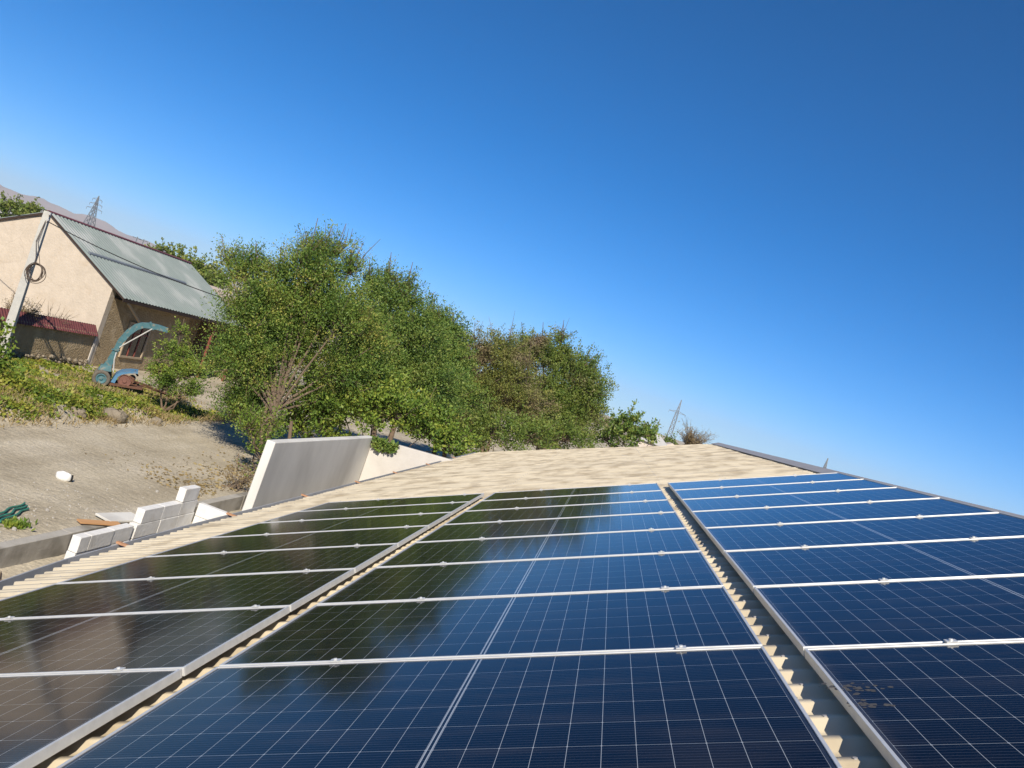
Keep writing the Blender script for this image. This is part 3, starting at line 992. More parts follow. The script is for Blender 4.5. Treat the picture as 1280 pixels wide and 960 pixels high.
for dx in (-.1, .08):
    mb.tube([cc + (dx, 0, 0.33), PT + (0.10 + dx * .4, -0.18, -1.2), PT + (0.14, -0.16, -0.35)], 0.012, 5)
tag(mb.build('cable_coil', M['coil'], None, tuple(cc)), 'loose coil of brown wire hanging from the concrete utility pole', 'cable coil')

# ------------------------------------------------------------------ old forage machine
A0 = np.array([-19.6, 33.0, 0.0])
A0[2] = gz1(A0[0], A0[1])
sd = np.array([A0[0], A0[1], 0]); sd /= np.linalg.norm(sd)
pd_ = np.array([sd[1], -sd[0], 0])


def mp(a, z, d=0.0):
    return A0 * np.array([1, 1, 0]) + pd_ * a + sd * d + np.array([0, 0, z])


t = empty('forage_harvester', tuple(A0), 'old turquoise trailed forage harvester with a curved discharge chute by the house', 'farm machine')


def wheel(d):
    c = mp(-0.12, 0.34, d)
    Mx = Matrix.Translation(c) @ Vector(tuple(-sd)).to_track_quat('Z', 'Y').to_matrix().to_4x4()
    MB_ = MB().lathe([(0.20, -.07), (0.29, -.09), (0.335, -.06), (0.345, 0), (0.335, .06), (0.29, .09), (0.20, .07), (0.19, 0.0), (0.20, -.07)], Mx, 28)
    w = MB_.build('tyre', M['tyre'], t, A0, smooth=True)
    MB().lathe([(0.0, .03), (0.05, .06), (0.06, .03), (0.13, .02), (0.16, .07), (0.205, .075), (0.205, -.07), (0.0, -.02)], Mx, 28).build('rim', M['machine'], w, A0, smooth=True)


wheel(-0.0)
wheel(1.3)
# chute: a curved channel of rectangular section
inner = [(0.07, 0.80), (0.11, 1.05), (0.14, 1.56), (0.21, 1.90), (0.38, 2.33), (0.56, 2.60), (0.77, 2.76), (1.10, 2.83), (1.40, 2.85), (1.66, 2.86)]
outer = [(-0.26, 0.72), (-0.17, 1.02), (-0.05, 1.56), (-0.01, 1.97), (0.17, 2.45), (0.40, 2.78), (0.63, 2.94), (0.95, 3.03), (1.30, 3.06), (1.64, 3.05)]
mb = MB()
for (i1, o1), (i2, o2) in zip(zip(inner[:-1], outer[:-1]), zip(inner[1:], outer[1:])):
    mb.hexa([mp(*i1, .25), mp(*i1, .55), mp(*o1, .55), mp(*o1, .25), mp(*i2, .25), mp(*i2, .55), mp(*o2, .55), mp(*o2, .25)])
mb.build('chute', M['machine'], t, A0)
for i in (2, 7):
    mb = MB()
    a, b = np.array(inner[i]), np.array(outer[i])
    dn = (b - a) / np.linalg.norm(b - a)
    a2, b2 = a - dn * .04, b + dn * .04
    mb.hexa([mp(a2[0] - .03, a2[1] - .02, .2), mp(a2[0] - .03, a2[1] - .02, .6), mp(b2[0] - .03, b2[1] - .02, .6), mp(b2[0] - .03, b2[1] - .02, .2),
             mp(a2[0] + .03, a2[1] + .02, .2), mp(a2[0] + .03, a2[1] + .02, .6), mp(b2[0] + .03, b2[1] + .02, .6), mp(b2[0] + .03, b2[1] + .02, .2)])
    mb.build('flange', M['machine'], t, A0)
MB().tube([mp(0.14, 1.72, .2), mp(0.26, 1.88, .15), mp(0.7, 2.4, .15), mp(1.07, 2.83, .2)], 0.028, 6).build('stay_rod', M['pole'], t, A0)
MB().hexa([mp(-.35, .62, .1), mp(.15, .68, .1), mp(.15, .68, .8), mp(-.35, .62, .8), mp(-.30, .84, .15), mp(.10, .92, .15), mp(.10, .92, .7), mp(-.30, .84, .7)]).build('blower_housing', M['machine'], t, A0, bevel=.02)
mb = MB()
hood = [(.25, .30), (.33, .62), (.50, .80), (.80, .92), (1.10, .98), (1.10, .92), (.82, .85), (.56, .72), (.44, .58), (.40, .30)]
mb.prism([mp(a, z, .05) for a, z in hood], tuple(sd * 1.1)).build('rotor_hood', M['machine_blue'], t, A0)
Mx = Matrix.Translation(mp(.72, .50, .1)) @ Vector(tuple(-sd)).to_track_quat('Z', 'Y').to_matrix().to_4x4()
MB().lathe([(0, .06), (.08, .06), (.09, .02), (.2, .02), (.23, .05), (.25, .05), (.25, -.05), (0, -.05)], Mx, 20).build('drum', M['orange'], t, A0)
MB().tube([mp(.95, .58, .15), mp(.98, .58, 1.0)], .14, 10).build('auger', M['rust'], t, A0)
mb = MB()
mb.hexa([mp(.15, .16, 0), mp(1.45, .34, 0), mp(1.45, .34, 1.2), mp(.15, .16, 1.2), mp(.15, .26, 0), mp(1.45, .42, 0), mp(1.45, .42, 1.2), mp(.15, .26, 1.2)])
mb.build('frame', M['rust'], t, A0)
MB().tube([mp(-.2, .34, .02), mp(-.2, .34, 1.3)], .04, 8).build('axle', M['rust'], t, A0)
mb = MB().tube([mp(1.1, .55, .4), mp(1.6, .50, .6), mp(2.6, .32, .9)], .04, 6)
mb.tube([mp(1.1, .40, .9), mp(1.7, .40, .9), mp(2.6, .30, .95)], .04, 6)
mb.build('drawbar', M['rust'], t, A0)
MB().tube([mp(.22, .7, .2), mp(.10, 1.2, .2), mp(.09, 1.5, .22)], .025, 6).build('lift_rod', M['alu'], t, A0)
mb = MB()
for q in range(9):
    a, z, d = rnd.uniform(.3, 1.2), rnd.uniform(.35, .8), rnd.uniform(.05, .9)
    mb.tube([mp(a, z, d), mp(a + rnd.uniform(-.2, .3), z + rnd.uniform(-.15, .2), d + rnd.uniform(-.2, .2))], rnd.uniform(.015, .04), 6)
mb.build('linkage', M['rust'], t, A0)

# ------------------------------------------------------------------ foliage
def unit(n, rng):
    v = rng.normal(size=(n, 3))
    return v / np.linalg.norm(v, axis=1, keepdims=True)


def leaves_mesh(P, A, size, rng, wid=0.5):
    """diamond leaves at P pointing along A"""
    n = len(P)
    L = size * rng.uniform(0.6, 1.3, (n, 1))
    A = A / (np.linalg.norm(A, axis=1, keepdims=True) + 1e-9)
    B = np.cross(A, unit(n, rng) + np.array([0, 0, 0.0]))
    B /= np.linalg.norm(B, axis=1, keepdims=True) + 1e-9
    N = np.cross(A, B)
    V = np.stack([P, P + A * L * .5 + B * L * wid * .5 + N * L * .08, P + A * L, P + A * L * .5 - B * L * wid * .5 + N * L * .08], 1).reshape(-1, 3)
    F = np.arange(4 * n).reshape(n, 4)
    return V, F


def make_plant(name, basept, lobes, leafm, label, cat, group=None, seed=1, leaf=0.11, lai=1.2, spray=0.55, per=26, trunk_r=0.12, stems=1,
               bare=0, barelen=1.2, droop=0.0, barkm='bark', outward=0.9, twigs=40, wid=0.5, up=0.55):
    """lobes: (x, y, z, r, squash)"""
    rng = np.random.default_rng(seed)
    b0 = np.array(basept, float)
    t = empty(name, tuple(b0), label, cat, group)
    Ps, As = [], []
    wood = MB()
    trunk = MB()
    cen = np.mean([l[:3] for l in lobes], axis=0)
    fork = b0 + (cen - b0) * 0.38 + np.array([0, 0, 0.1])
    for s in range(stems):
        j = np.array([rng.uniform(-.35, .35), rng.uniform(-.3, .3), 0]) * (s > 0)
        tip = fork + j * 2.2 + np.array([0, 0, rng.uniform(-.2, .5)])
        mid = b0 + j * 0.9 + (tip - b0) * 0.5 + np.array([rng.uniform(-.1, .1), rng.uniform(-.1, .1), 0])
        trunk.tube([b0 + j * .4 + (0, 0, -.1), b0 + j * .5 + (0, 0, .12), mid, tip], [trunk_r * 1.3, trunk_r * 1.05, trunk_r * .85, trunk_r * .65], 8)
    for (x, y, z, r, sq) in lobes:
        c = np.array([x, y, z])
        mid = fork + (c - fork) * .5 + rng.normal(size=3) * 0.10 * r + np.array([0, 0, -.12 * r])
        wood.tube([fork + rng.normal(size=3) * .04, mid, c, c + (c - fork) * .18 + (0, 0, r * .5)], [trunk_r * .6, trunk_r * .42, trunk_r * .26, .012], 6)
        nl = int(4 * math.pi * r * r * lai / (0.5 * wid * leaf * leaf))
        ns = max(6, nl // per)
        d = unit(ns, rng)
        d[:, 2] = np.where(d[:, 2] < -0.55, -d[:, 2] * .7, d[:, 2])
        rad = rng.random((ns, 1)) ** 0.45
        lump = 1 + 0.34 * np.sin(d[:, :1] * 5 + x) * np.sin(d[:, 1:2] * 6 + y) + 0.24 * np.sin(d[:, 2:3] * 9 + z)
        o = c + d * rad * r * lump * np.array([1, 1, sq])
        dirs = d * outward + unit(ns, rng) * .6 + np.array([0, 0, up - droop])
        dirs /= np.linalg.norm(dirs, axis=1, keepdims=True)
        sl_ = spray * (0.35 + 1.25 * rng.random((ns, 1)) ** 1.7)
        tt = rng.random((ns, per))
        P = o[:, None, :] + dirs[:, None, :] * (tt * sl_)[:, :, None] + rng.normal(size=(ns, per, 3)) * 0.075 * spray / .5
        P[:, :, 2] -= (droop + .05) * (tt * sl_) ** 2
        Aa = dirs[:, None, :] * .7 + unit(ns * per, rng).reshape(ns, per, 3)
        Ps.append(P.reshape(-1, 3)); As.append(Aa.reshape(-1, 3))
        sel = rng.choice(ns, min(ns, twigs), replace=False)
        for q in sel:
            e = o[q] + dirs[q] * sl_[q] * .9
            m_ = c + (o[q] - c) * .5 + rng.normal(size=3) * .08 * r
            wood.tube([c + rng.normal(size=3) * .1 * r, m_, o[q], e], [.022, .016, .010, .005], 3, False)
    for q in range(bare):
        x, y, z, r, sq = lobes[rng.integers(len(lobes))]
        dv = unit(1, rng)[0] * np.array([.6, .6, .3]) + np.array([0, 0, .8])
        p0 = np.array([x, y, z]) + unit(1, rng)[0] * r * .5
        p1 = p0 + dv * (r * .6 + barelen * rng.uniform(.4, 1))
        wood.tube([p0, (p0 + p1) / 2 + rng.normal(size=3) * .06, p1], [.03, .018, .006], 3, False)
    P, A = np.concatenate(Ps), np.concatenate(As)
    V, F = leaves_mesh(P, A, leaf, rng, wid)
    trunk.build('trunk', M[barkm], t, b0, smooth=True)
    wood.build('branches', M[barkm if barkm != 'bark' else 'twig'], t, b0)
    mesh_np('foliage', V - b0, F, leafm, t)
    return t


def px_lobes(L, Y, dy=0.0):
    out = []
    for i, q in enumerate(L):
        px, py, r = q[:3]
        Yq = Y + (q[3] if len(q) > 3 else 0)
        p = at(px, py, Yq)
        out.append((p[0], p[1], p[2], r / FPX * math.hypot(p[0], p[1]), 0.92))
    return out


GT = 'trees in the row beyond the yard wall'
make_plant('tree', (-10.5, 28.6, 0), px_lobes([(392, 352, 34), (402, 322, 15, .3), (376, 330, 14, -.3), (388, 312, 8), (418, 318, 9, .4), (436, 340, 14, .5), (348, 345, 13), (285, 330, 9), (322, 338, 11), (306, 348, 25), (345, 395, 50), (302, 400, 28), (294, 458, 27, .5), (305, 505, 26, .6), (318, 545, 18), (345, 430, 40, .4), (315, 465, 50), (425, 405, 42), (430, 470, 36, .8), (360, 440, 45, 1.0), (300, 520, 26, .3), (405, 500, 34, 1.2), (375, 395, 45, .8), (455, 440, 34, 1.5)], 29.5),
           M['leaf_a'], 'tallest loose feathery green tree with bare forked stems, beside the grey wall', 'tree', GT, 21, leaf=0.092, lai=1.25, stems=3, trunk_r=0.085, bare=18, spray=.75, up=1.05, outward=.75, wid=.42)
make_plant('tree', (at(470, 560, 37)[0], 37, 0), px_lobes([(478, 374, 24), (503, 384, 22), (485, 350, 10), (462, 358, 11), (508, 360, 9), (460, 410, 45), (515, 430, 45), (480, 470, 55), (535, 490, 45), (445, 480, 45, 1)], 37),
           M['leaf_b'], 'rounded green tree just right of the tall feathery tree', 'tree', GT, 22, leaf=0.10, lai=1.3, stems=2, trunk_r=0.14, bare=8, up=.85, spray=.65)
make_plant('tree', (at(555, 560, 42)[0], 42, 0), px_lobes([(540, 408, 26), (560, 425, 26), (555, 450, 32), (545, 470, 38), (565, 505, 40), (520, 520, 40), (560, 540, 34)], 42),
           M['leaf_b'], 'dark narrow green tree left of the bare brown twigs', 'tree', GT, 23, leaf=0.115, lai=1.35, stems=2, trunk_r=0.14, bare=3)
make_plant('tree', (at(610, 570, 45)[0], 45, 0), px_lobes([(605, 450, 30), (578, 455, 32), (632, 446, 26, 1), (570, 490, 36), (605, 500, 42), (645, 510, 42), (585, 540, 34), (635, 475, 32)], 45),
           M['leaf_c'], 'half dry olive tree with bare twigs sticking up from its crown', 'tree', GT, 24, leaf=0.105, lai=0.95, stems=3, trunk_r=0.13, bare=70, barelen=1.9, twigs=90)
make_plant('tree', (at(690, 570, 50)[0], 50, 0), px_lobes([(692, 454, 28), (652, 450, 26), (668, 444, 20), (700, 428, 9), (678, 430, 8), (655, 430, 8), (722, 472, 32), (738, 492, 22), (690, 505, 48), (650, 505, 40), (735, 515, 22), (715, 535, 34), (670, 540, 36)], 50),
           M['leaf_d'], 'broad round topped tree mixing green and rusty brown leaves, last tall one on the right', 'tree', GT, 25, leaf=0.115, lai=1.25, stems=3, trunk_r=0.16, bare=25, twigs=90)
GS = 'shrubs beyond the yard wall'
make_plant('shrub', (at(785, 570, 58)[0], 58, 0), px_lobes([(783, 532, 20), (770, 545, 22), (800, 545, 16), (760, 552, 18), (813, 553, 8)], 58),
           M['leaf_b'], 'bright green rounded shrub at the right end of the tree row', 'shrub', GS, 26, leaf=0.18, lai=0.9, trunk_r=.06, stems=3, wid=.7)
make_plant('shrub', (at(470, 580, 31)[0], 31, 0), px_lobes([(372, 535, 26), (388, 508, 24, .8), (560, 560, 26, 2), (405, 535, 30), (450, 515, 38), (495, 520, 40, .5), (535, 540, 34, 1.5), (425, 500, 28, 1.2), (470, 490, 34, 1.5)], 31),
           M['leaf_e'], 'leafy green undergrowth shrub right behind the grey wall', 'shrub', GS, 27, leaf=0.13, lai=1.2, trunk_r=.05, stems=4, wid=.6)
make_plant('shrub', (at(600, 590, 39)[0], 39, 0), px_lobes([(570, 545, 34), (620, 545, 34), (660, 548, 30, 2), (705, 550, 28, 4)], 39),
           M['leaf_d'], 'low mixed shrub behind the far roof edge under the half dry tree', 'shrub', GS, 28, leaf=0.13, lai=.8, trunk_r=.05, stems=4)
make_plant('shrub', (-9.9, 27.0, 0), px_lobes([(318, 560, 15), (312, 535, 18), (325, 585, 12), (335, 530, 16)], 27.0),
           M['leaf_e'], 'thin shrub at the left end of the grey wall, under the tall tree', 'shrub', GS, 29, leaf=0.09, lai=.5, trunk_r=.03, stems=5, barkm='twig', bare=8, barelen=.4)
make_plant('shrub', (at(208, 500, 32.6)[0], 32.6, 0), px_lobes([(226, 416, 8), (218, 445, 16), (198, 468, 13), (232, 470, 20), (205, 485, 15), (238, 492, 12)], 32.6),
           M['leaf_e'], 'yellow green pointed shrub between the farm machine and the tall tree', 'shrub', GS, 30, leaf=0.085, lai=1.1, trunk_r=.04, stems=4, spray=.36)
make_plant('shrub', (at(2, 490, 25.5)[0], 25.5, 0), px_lobes([(-6, 428, 12), (-14, 450, 22), (2, 470, 16), (-5, 488, 16)], 25.5),
           M['leaf_e'], 'leafy climbing bush at the left edge below the utility pole', 'shrub', GS, 31, leaf=0.13, lai=.8, trunk_r=.04, stems=3, wid=.8)


def dry_bush(name, c, r, n, label, seed, m='twig', leaf=True):
    rng = np.random.default_rng(seed)
    c = np.array(c, float)
    t = empty(name, tuple(c), label, 'bush')
    mb = MB()
    Ps = []
    for i in range(n):
        d = unit(1, rng)[0] * np.array([.75, .75, .3]) + np.array([0, 0, .8])
        L = r * rng.uniform(.45, 1.1)
        p1 = c + d * L * .55 + rng.normal(size=3) * .03
        p2 = c + d * L + rng.normal(size=3) * .09 * r
        mb.tube([c + rng.normal(size=3) * np.array([.22, .22, 0]) * r, p1, p2], [.014, .010, .005], 3, False)
        for q in range(3):
            s = p1 + (p2 - p1) * rng.random()
            mb.tube([s, s + (d + rng.normal(size=3) * .6) * L * .25], [.007, .004], 3, False)
            Ps.append(s + (d + rng.normal(size=3) * .6) * L * .2)
    mb.build('stems', M[m], t, c)
    if leaf:
        P = np.repeat(np.array(Ps), 5, 0) + rng.normal(size=(len(Ps) * 5, 3)) * .05
        V, F = leaves_mesh(P, unit(len(P), rng), .06, rng)
        mesh_np('dry_leaves', V - c, F, M['dry'], t)


dry_bush('dry_bush', tuple(at(862, 562, 42)), 0.95, 130, 'brown dry bush rising behind the far end of the beige roof', 41)
dry_bush('dry_bush', tuple(at(22, 403, 32.5)), 0.85, 110, 'dead brown weeds behind the maroon coping, beside the pole', 42)
dry_bush('dry_bush', tuple(at(62, 412, 34.5)), 0.75, 60, 'sparse dead grey weeds behind the middle of the maroon coping', 43, leaf=False)
dry_bush('dry_bush', (-9.75, 24.6, 0), 0.75, 26, 'bare forked twig and litter in the yard by the concrete strip', 44)
# ivy hanging over the wall corner
rng = np.random.default_rng(50)
P = np.stack([-6.45 + rng.random(700) * .75, 25.40 - rng.random(700) * .10, 0 * rng.random(700)], 1)
P[:, 2] = 2.72 - rng.random(700) ** 1.5 * (0.34 - 0.25 * np.abs(P[:, 0] + 6.2)) + .03
V, F = leaves_mesh(P, unit(700, rng) + np.array([0, 0, -.6]), .10, rng, .7)
o = mesh_np('climbing_plant', V - np.array([-6.3, 25.4, 2.6]), F, M['leaf_b'], None, (-6.3, 25.4, 2.6))
tag(o, 'dark leafy creeper hanging over the corner of the pale wall', 'plant')

# vines and weeds on the bank
rng = np.random.default_rng(60)
N = 150000
X = -15.5 - rng.random(N) * 7.6
Yv = 17 + rng.random(N) * 21
dens = fbm(X * 1.6, Yv * 1.6, 61)
edge = np.where(Yv > 31, smooth((38 - Yv) / 5), 1)
keep = (rng.random(N) < np.clip(.62 + .45 * dens, 0.05, 1) * edge * smooth((-15.4 - X) / .8 + .2 * dens) * np.where(X < -18.6, .75, 1))
X, Yv = X[keep], Yv[keep]
Z = ground_z(X, Yv) + rng.random(len(X)) ** 1.6 * np.clip(.20 + .25 * fbm(X, Yv, 62), .04, .5) * np.where(Yv > 29.5, .35, 1)
P = np.stack([X, Yv, Z], 1)
V, F = leaves_mesh(P, unit(len(P), rng) * np.array([1, 1, .6]) + np.array([0, 0, .25]), .105, rng, .8)
o = mesh_np('ground_vines', V, F, M['vine'])
tag(o, 'green and yellow vine leaves covering the bank below the house', 'vines', kind='stuff')
N = 46000
X = -14.9 - rng.random(N) * 6.5
Yv = 17 + rng.random(N) * 21
d2 = fbm(X * 1.3, Yv * 1.3, 63)
pr = np.clip(.2 + .5 * d2, 0, 1) * smooth((-14.7 - X) / 1.2) + 0.35 * np.exp(-((X + 15.9) / .5) ** 2) * np.clip(.5 + d2, 0, 1)
keep = rng.random(N) < pr
X, Yv = X[keep], Yv[keep]
P = np.stack([X, Yv, ground_z(X, Yv)], 1)
V, F = leaves_mesh(P, unit(len(P), rng) * .6 + np.array([0, 0, .8]), .22, rng, .12)
o = mesh_np('dry_grass', V, F, M['dry'])
tag(o, 'straw coloured dry grass tufts along the edge of the bank', 'grass', kind='stuff')
N = 900
X = -9.6 - np.abs(rng.normal(size=N)) * 1.2
Yv = 22 + rng.random(N) * 8
P = np.stack([X, Yv, ground_z(X, Yv) + .02], 1)
V, F = leaves_mesh(P, unit(N, rng) * np.array([1, 1, .15]), .12, rng, .5)
o = mesh_np('leaf_litter', V, F, M['dry'])
tag(o, 'brown fallen leaf litter scattered beside the concrete strip under the tree', 'leaf litter', kind='stuff')
# loose stones on the yard, too many to count
mb = MB()
for i in range(420):
    x = -9.5 - rnd.random() ** 1.2 * 7
    y = 12 + rnd.random() * 22
    if i < 300: x, y = -10.2 + rnd.gauss(0, .7), 15.5 + rnd.gauss(0, 2.2)
    if x > KX - .3: continue
    r = rnd.uniform(.008, .022) * (2.2 if rnd.random() < .04 else 1)
    c = np.array([x, y, gz1(x, y)])
    mb.tube([c + (-r, 0, 0), c + (-r * .4, 0, r * .5), c + (r * .5, 0, r * .5), c + (r, 0, 0)], [r * .3, r * .9, r * .8, r * .2], 5)
o = mb.build('gravel', mat('pale_pebbles', (0.42, 0.40, 0.36), (0.30, 0.28, 0.25), 9, .95))
tag(o, 'pale loose pebbles scattered over the yard', 'pebbles', kind='stuff')

# ------------------------------------------------------------------ small things in the yard
def lumpy(name, c, sx, sy, sz, m, label, cat, seed, rotz=0.0, k=2):
    rng = np.random.default_rng(seed)
    nlat, nlon = 9, 14
    V = []
    for i in range(nlat + 1):
        th = math.pi * i / nlat
        for j in range(nlon):
            ph = 2 * math.pi * j / nlon
            d = np.array([math.sin(th) * math.cos(ph), math.sin(th) * math.sin(ph), math.cos(th)])
            q = np.sign(d) * np.abs(d) ** .6
            r = 1 + .10 * math.sin(3 * ph + seed) * math.sin(2 * th) + .07 * rng.normal()
            x, y = q[0] * sx * r, q[1] * sy * r
            V.append((x * math.cos(rotz) - y * math.sin(rotz), x * math.sin(rotz) + y * math.cos(rotz), sz * (q[2] * r + .85)))
    F = []
    for i in range(nlat):
        for j in range(nlon):
            F.append((i * nlon + j, i * nlon + (j + 1) % nlon, (i + 1) * nlon + (j + 1) % nlon, (i + 1) * nlon + j))
    o = mesh_np(name, np.array(V), np.array(F), m, None, tuple(c), smooth=True)
    return tag(o, label, cat)


bx, by = -11.57, 19.2
t = lumpy('sack', (bx, by, gz1(bx, by)), .17, .12, .10, M['white_bag'], 'small white sack lying alone on the sandy yard', 'sack', 3, rotz=.5)
hole = MB().lathe([(0, .012), (.07, .012), (.085, 0), (.07, -.03)], Matrix.Translation((.165, .09, .085)) @ Vector((1, .5, .1)).to_track_quat('Z', 'Y').to_matrix().to_4x4(), 12)
hole.build('opening', M['cable'], t)
for i, (x, y, r, lab) in enumerate([(-15.6, 27.6, .28, 'biggest grey boulder at the foot of the leafy bank'), (-15.9, 26.0, .2, 'smaller pale rock left of the big boulder on the bank'),
                                    (-15.3, 29.8, .18, 'flat pale rock at the right end of the leafy bank')]):
    lumpy('rock', (x, y, gz1(x, y) - .03), r * 1.2, r, r * .8, M['stone'], lab, 'rock', 5 + i, rotz=i)
# edging slab pieces along the road side of the bank
p = at(133, 652, 17.4)
MB_ = MB().box(-.09, .09, -.45, .45, 0, .03)
o = MB_.build('plank', M['plank']); o.location = (KX - .10, 17.05, .075); o.rotation_euler = (0, .05, -.5)
tag(o, 'orange wooden board lying on the concrete strip behind the white blocks', 'plank')
o = MB().box(-.22, .22, -.5, .5, 0, .05).build('slab', M['plaster'], bevel=.008); o.location = (KX - .12, 17.85, .075); o.rotation_euler = (0, .03, -.25)
tag(o, 'grey paving slab lying on the concrete strip next to the orange board', 'slab')
for i in range(3):
    q0 = np.array([-10.16 - i * .13, 15.6 + i * .10, 0.04])
    pts = [q0 + np.array([-.25 * s + .025 * math.sin(s * 9 + i), .95 * s + .04 * math.sin(s * 5 + i * 2), .03 + .01 * math.sin(s * 7 + i)]) for s in np.linspace(-.4, .85, 14)]
    pts = [(a, b, gz1(a, b) + .025 + c * .3) for a, b, c in pts]
    tag(MB().tube(pts, .022, 6).build('hose', M['hose'], None, tuple(pts[0])), ['green hose nearest the concrete strip at the left edge', 'middle length of green hose lying in the yard', 'outermost length of green hose lying on the sand'][i], 'hose')
rng = np.random.default_rng(71)
P = np.array([-9.85, 15.4, .02]) + rng.normal(size=(260, 3)) * np.array([.09, .13, .0])
P[:, 2] = [gz1(a, b) for a, b in P[:, :2]]
V, F = leaves_mesh(P, unit(260, rng) * .8 + np.array([0, 0, .7]), .13, rng, .4)
o = mesh_np('weed', V - np.array([-9.85, 15.4, 0]), F, M['leaf_e'], None, (-9.85, 15.4, 0))
tag(o, 'small green weed tuft next to the hose ends by the concrete strip', 'weed')
for i, (x, y) in enumerate([(-8.6, 13.6), (-7.9, 12.2)]):
    mb = MB()
    for q in range(5):
        c = np.array([x + rnd.gauss(0, .12), y + rnd.gauss(0, .2), gz1(x, y) + .02])
        mb.tube([c, c + (rnd.uniform(-.2, .2), rnd.uniform(-.3, .3), .06), c + (rnd.uniform(-.4, .4), rnd.uniform(-.5, .5), .02)], .012, 5)
    tag(mb.build('twig_pile', M['bark'], None, (x, y, gz1(x, y))), ['dark dry twigs on the low ground by the concrete strip', 'few dark twigs on the low ground nearest the gutter'][i], 'twigs')

# ------------------------------------------------------------------ far things
def pylon(px, py_top, D, label, hw=3.2, arms=3, th=.2):
    top = at(px, py_top, D)
    b = np.array([top[0], top[1], 0.0])
    t = empty('pylon', tuple(b), label, 'pylon', 'lattice pylons on the horizon')
    H = top[2]
    lat = MB()
    lv = np.concatenate([np.linspace(0, .7, 8), [.78, .86, .93, 1.0]])
    wid = lambda s: hw * (1 - s / .72) + .9 if s < .65 else hw * (1 - .65 / .72) + .9 - (s - .65) / .35 * (.85 + hw * (1 - .65 / .72))
    cr = ((-1, -1), (1, -1), (1, 1), (-1, 1))
    for s0, s1 in zip(lv[:-1], lv[1:]):
        a0, a1 = max(wid(s0), .1), max(wid(s1), .1)
        for i in range(4):
            p0 = b + (cr[i][0] * a0, cr[i][1] * a0, s0 * H); p1 = b + (cr[i][0] * a1, cr[i][1] * a1, s1 * H)
            j = (i + 1) % 4
            q0 = b + (cr[j][0] * a0, cr[j][1] * a0, s0 * H); q1 = b + (cr[j][0] * a1, cr[j][1] * a1, s1 * H)
            lat.tube([p0, p1], th, 4); lat.tube([p0, q1], th * .6, 4); lat.tube([q0, p1], th * .6, 4); lat.tube([p1, q1], th * .6, 4)
    lat.build('lattice', M['steel'], t, b)
    for k in range(arms):
        s = .72 + k * .1
        L = (5.2, 4.2, 3.2)[k]
        a = MB()
        for sg in (-1, 1):
            tip = b + (sg * L, 0, s * H)
            a.tube([b + (0, 0, s * H + 1.1), tip], th * .7, 4); a.tube([b + (0, 0, s * H - .2), tip], th * .7, 4)
            a.tube([tip, tip + (0, 0, -1.4)], .12, 4)
        a.build('crossarm', M['steel'], t, b)


pylon(123.75, 245, 500, 'lattice power pylon rising behind the tin roof ridge on the left', arms=3)
pylon(852, 500, 560, 'tall lattice power pylon above the dry bush at the end of the roof', hw=0.7, arms=1, th=.24)
pylon(825, 524, 1500, 'small distant pylon left of the tall lattice pylon', hw=1, arms=1, th=.5)
pylon(1035, 573, 700, 'pylon tip just showing over the grey ridge cap', hw=1.5, arms=0, th=.35)
for i, (px, py) in enumerate(((172, 296), (180, 299))):
    p = at(px, py, 170)
    b = np.array([p[0], p[1], 0])
    t = empty('utility_pole', tuple(b), ['left one of two far poles peeking over the tin roof ridge', 'right one of two far poles peeking over the tin roof ridge'][i], 'utility pole', 'far poles over the ridge')
    MB().tube([b, p], .13, 6).build('post', M['steel'], t, b)
    MB().tube([p + (-1, 0, -.3), p + (1, 0, -.3)], .09, 5).build('crossarm', M['steel'], t, b)


def far_house(x, y, w, d, hw, hr, label, wm='farwall', rm='farroof'):
    b = np.array([x, y, 0.0])
    t = empty('house', tuple(b), label, 'house')
    MB().box(x - w / 2, x + w / 2, y - d / 2, y + d / 2, -.05, hw).build('wall', M[wm], t, b)
    pl = [(x - w / 2 - .3, y - d / 2 - .3, hw), (x, y - d / 2 - .3, hr), (x + w / 2 + .3, y - d / 2 - .3, hw), (x, y - d / 2 - .3, hw + .02)]
    MB().prism([pl[0], pl[1], pl[2]], (0, d + .6, 0)).build('roof', M[rm], t, b)
    for k in (-1, 1):
        f = MB().box(x + k * w * .25 - .6, x + k * w * .25 + .6, y - d / 2 - .03, y - d / 2 + .02, 1.2, 2.6).build('window', M['glass_dark'], t, b)
    return t


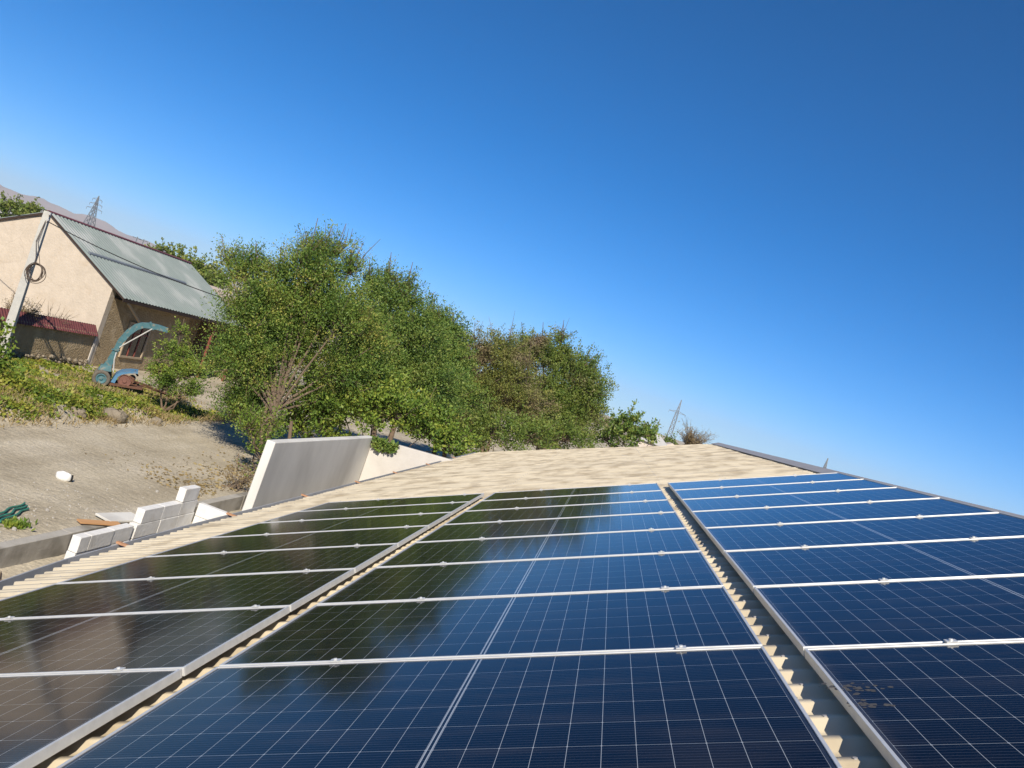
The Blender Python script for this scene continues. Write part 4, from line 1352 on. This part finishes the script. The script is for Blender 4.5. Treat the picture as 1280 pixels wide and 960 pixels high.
far_house(4.9, 98, 3.2, 6, 4.3, 5.6, 'small pale house behind the green shrub at the right end of the trees')
far_house(7.2, 104, 2.6, 5, 4.2, 5.0, 'low tan house between the green shrub and the dry bush', wm='facade', rm='farwall')
far_house(-80.6, 104, 5, 6, 3.6, 5.2, 'pale low house at the far left edge behind the gable')


def far_tree(px, py, Y, r, label, seed):
    p = at(px, py, Y)
    rr = r / FPX * Y * 1.2
    lob = [(p[0], Y, p[2] - rr * .8, rr, 1.0), (p[0] + rr * .8, Y + .5, p[2] - rr * 1.4, rr * .8, 1), (p[0] - rr * .8, Y, p[2] - rr * 1.3, rr * .8, 1), (p[0], Y - .5, max(p[2] - rr * 2.2, rr * .6), rr, 1)]
    make_plant('tree', (p[0], Y, 0), lob, M['far_leaf'], label, 'tree', 'far trees on the left horizon', seed, leaf=.32, lai=.9, spray=.9, per=12, trunk_r=.15, twigs=6, wid=.7)


far_tree(14, 250, 95, 13, 'far green tree at the left edge above the pale gable', 81)
far_tree(38, 256, 98, 11, 'far green tree just left of the utility pole top', 82)
far_tree(205, 309, 92, 10, 'far tree over the ridge, first from the left behind the tin roof', 83)
far_tree(228, 317, 94, 12, 'far tree over the right end of the tin roof ridge', 84)
far_tree(250, 326, 92, 13, 'far tree between the tin roof and the tall feathery tree', 85)
far_tree(272, 335, 96, 12, 'far tree seen through the left fringe of the tall feathery tree', 86)
far_tree(46, 262, 102, 9, 'small far tree directly behind the utility pole top', 87)
far_tree(838, 548, 150, 7, 'small far tree beyond the pale house on the right', 88)
far_tree(812, 533, 140, 7, 'far tree top over the green shrub on the right', 89)

# ------------------------------------------------------------------ air
hz = MB().box(-11800, 11800, -11800, 11800, -3.5, 420)
vm = bpy.data.materials.new('haze')
vm.use_nodes = True
n, l = vm.node_tree.nodes, vm.node_tree.links
n.remove(n["Principled BSDF"])
pv = n.new("ShaderNodeVolumePrincipled")
pv.inputs['Density'].default_value = 0.000065
pv.inputs['Color'].default_value = (0.88, 0.90, 0.94, 1)
pv.inputs['Anisotropy'].default_value = 0.0
l.new(pv.outputs[0], n["Material Output"].inputs['Volume'])
o = hz.build('haze', vm)
tag(o, 'pale blue haze over the plain and far hills', None, kind='stuff')
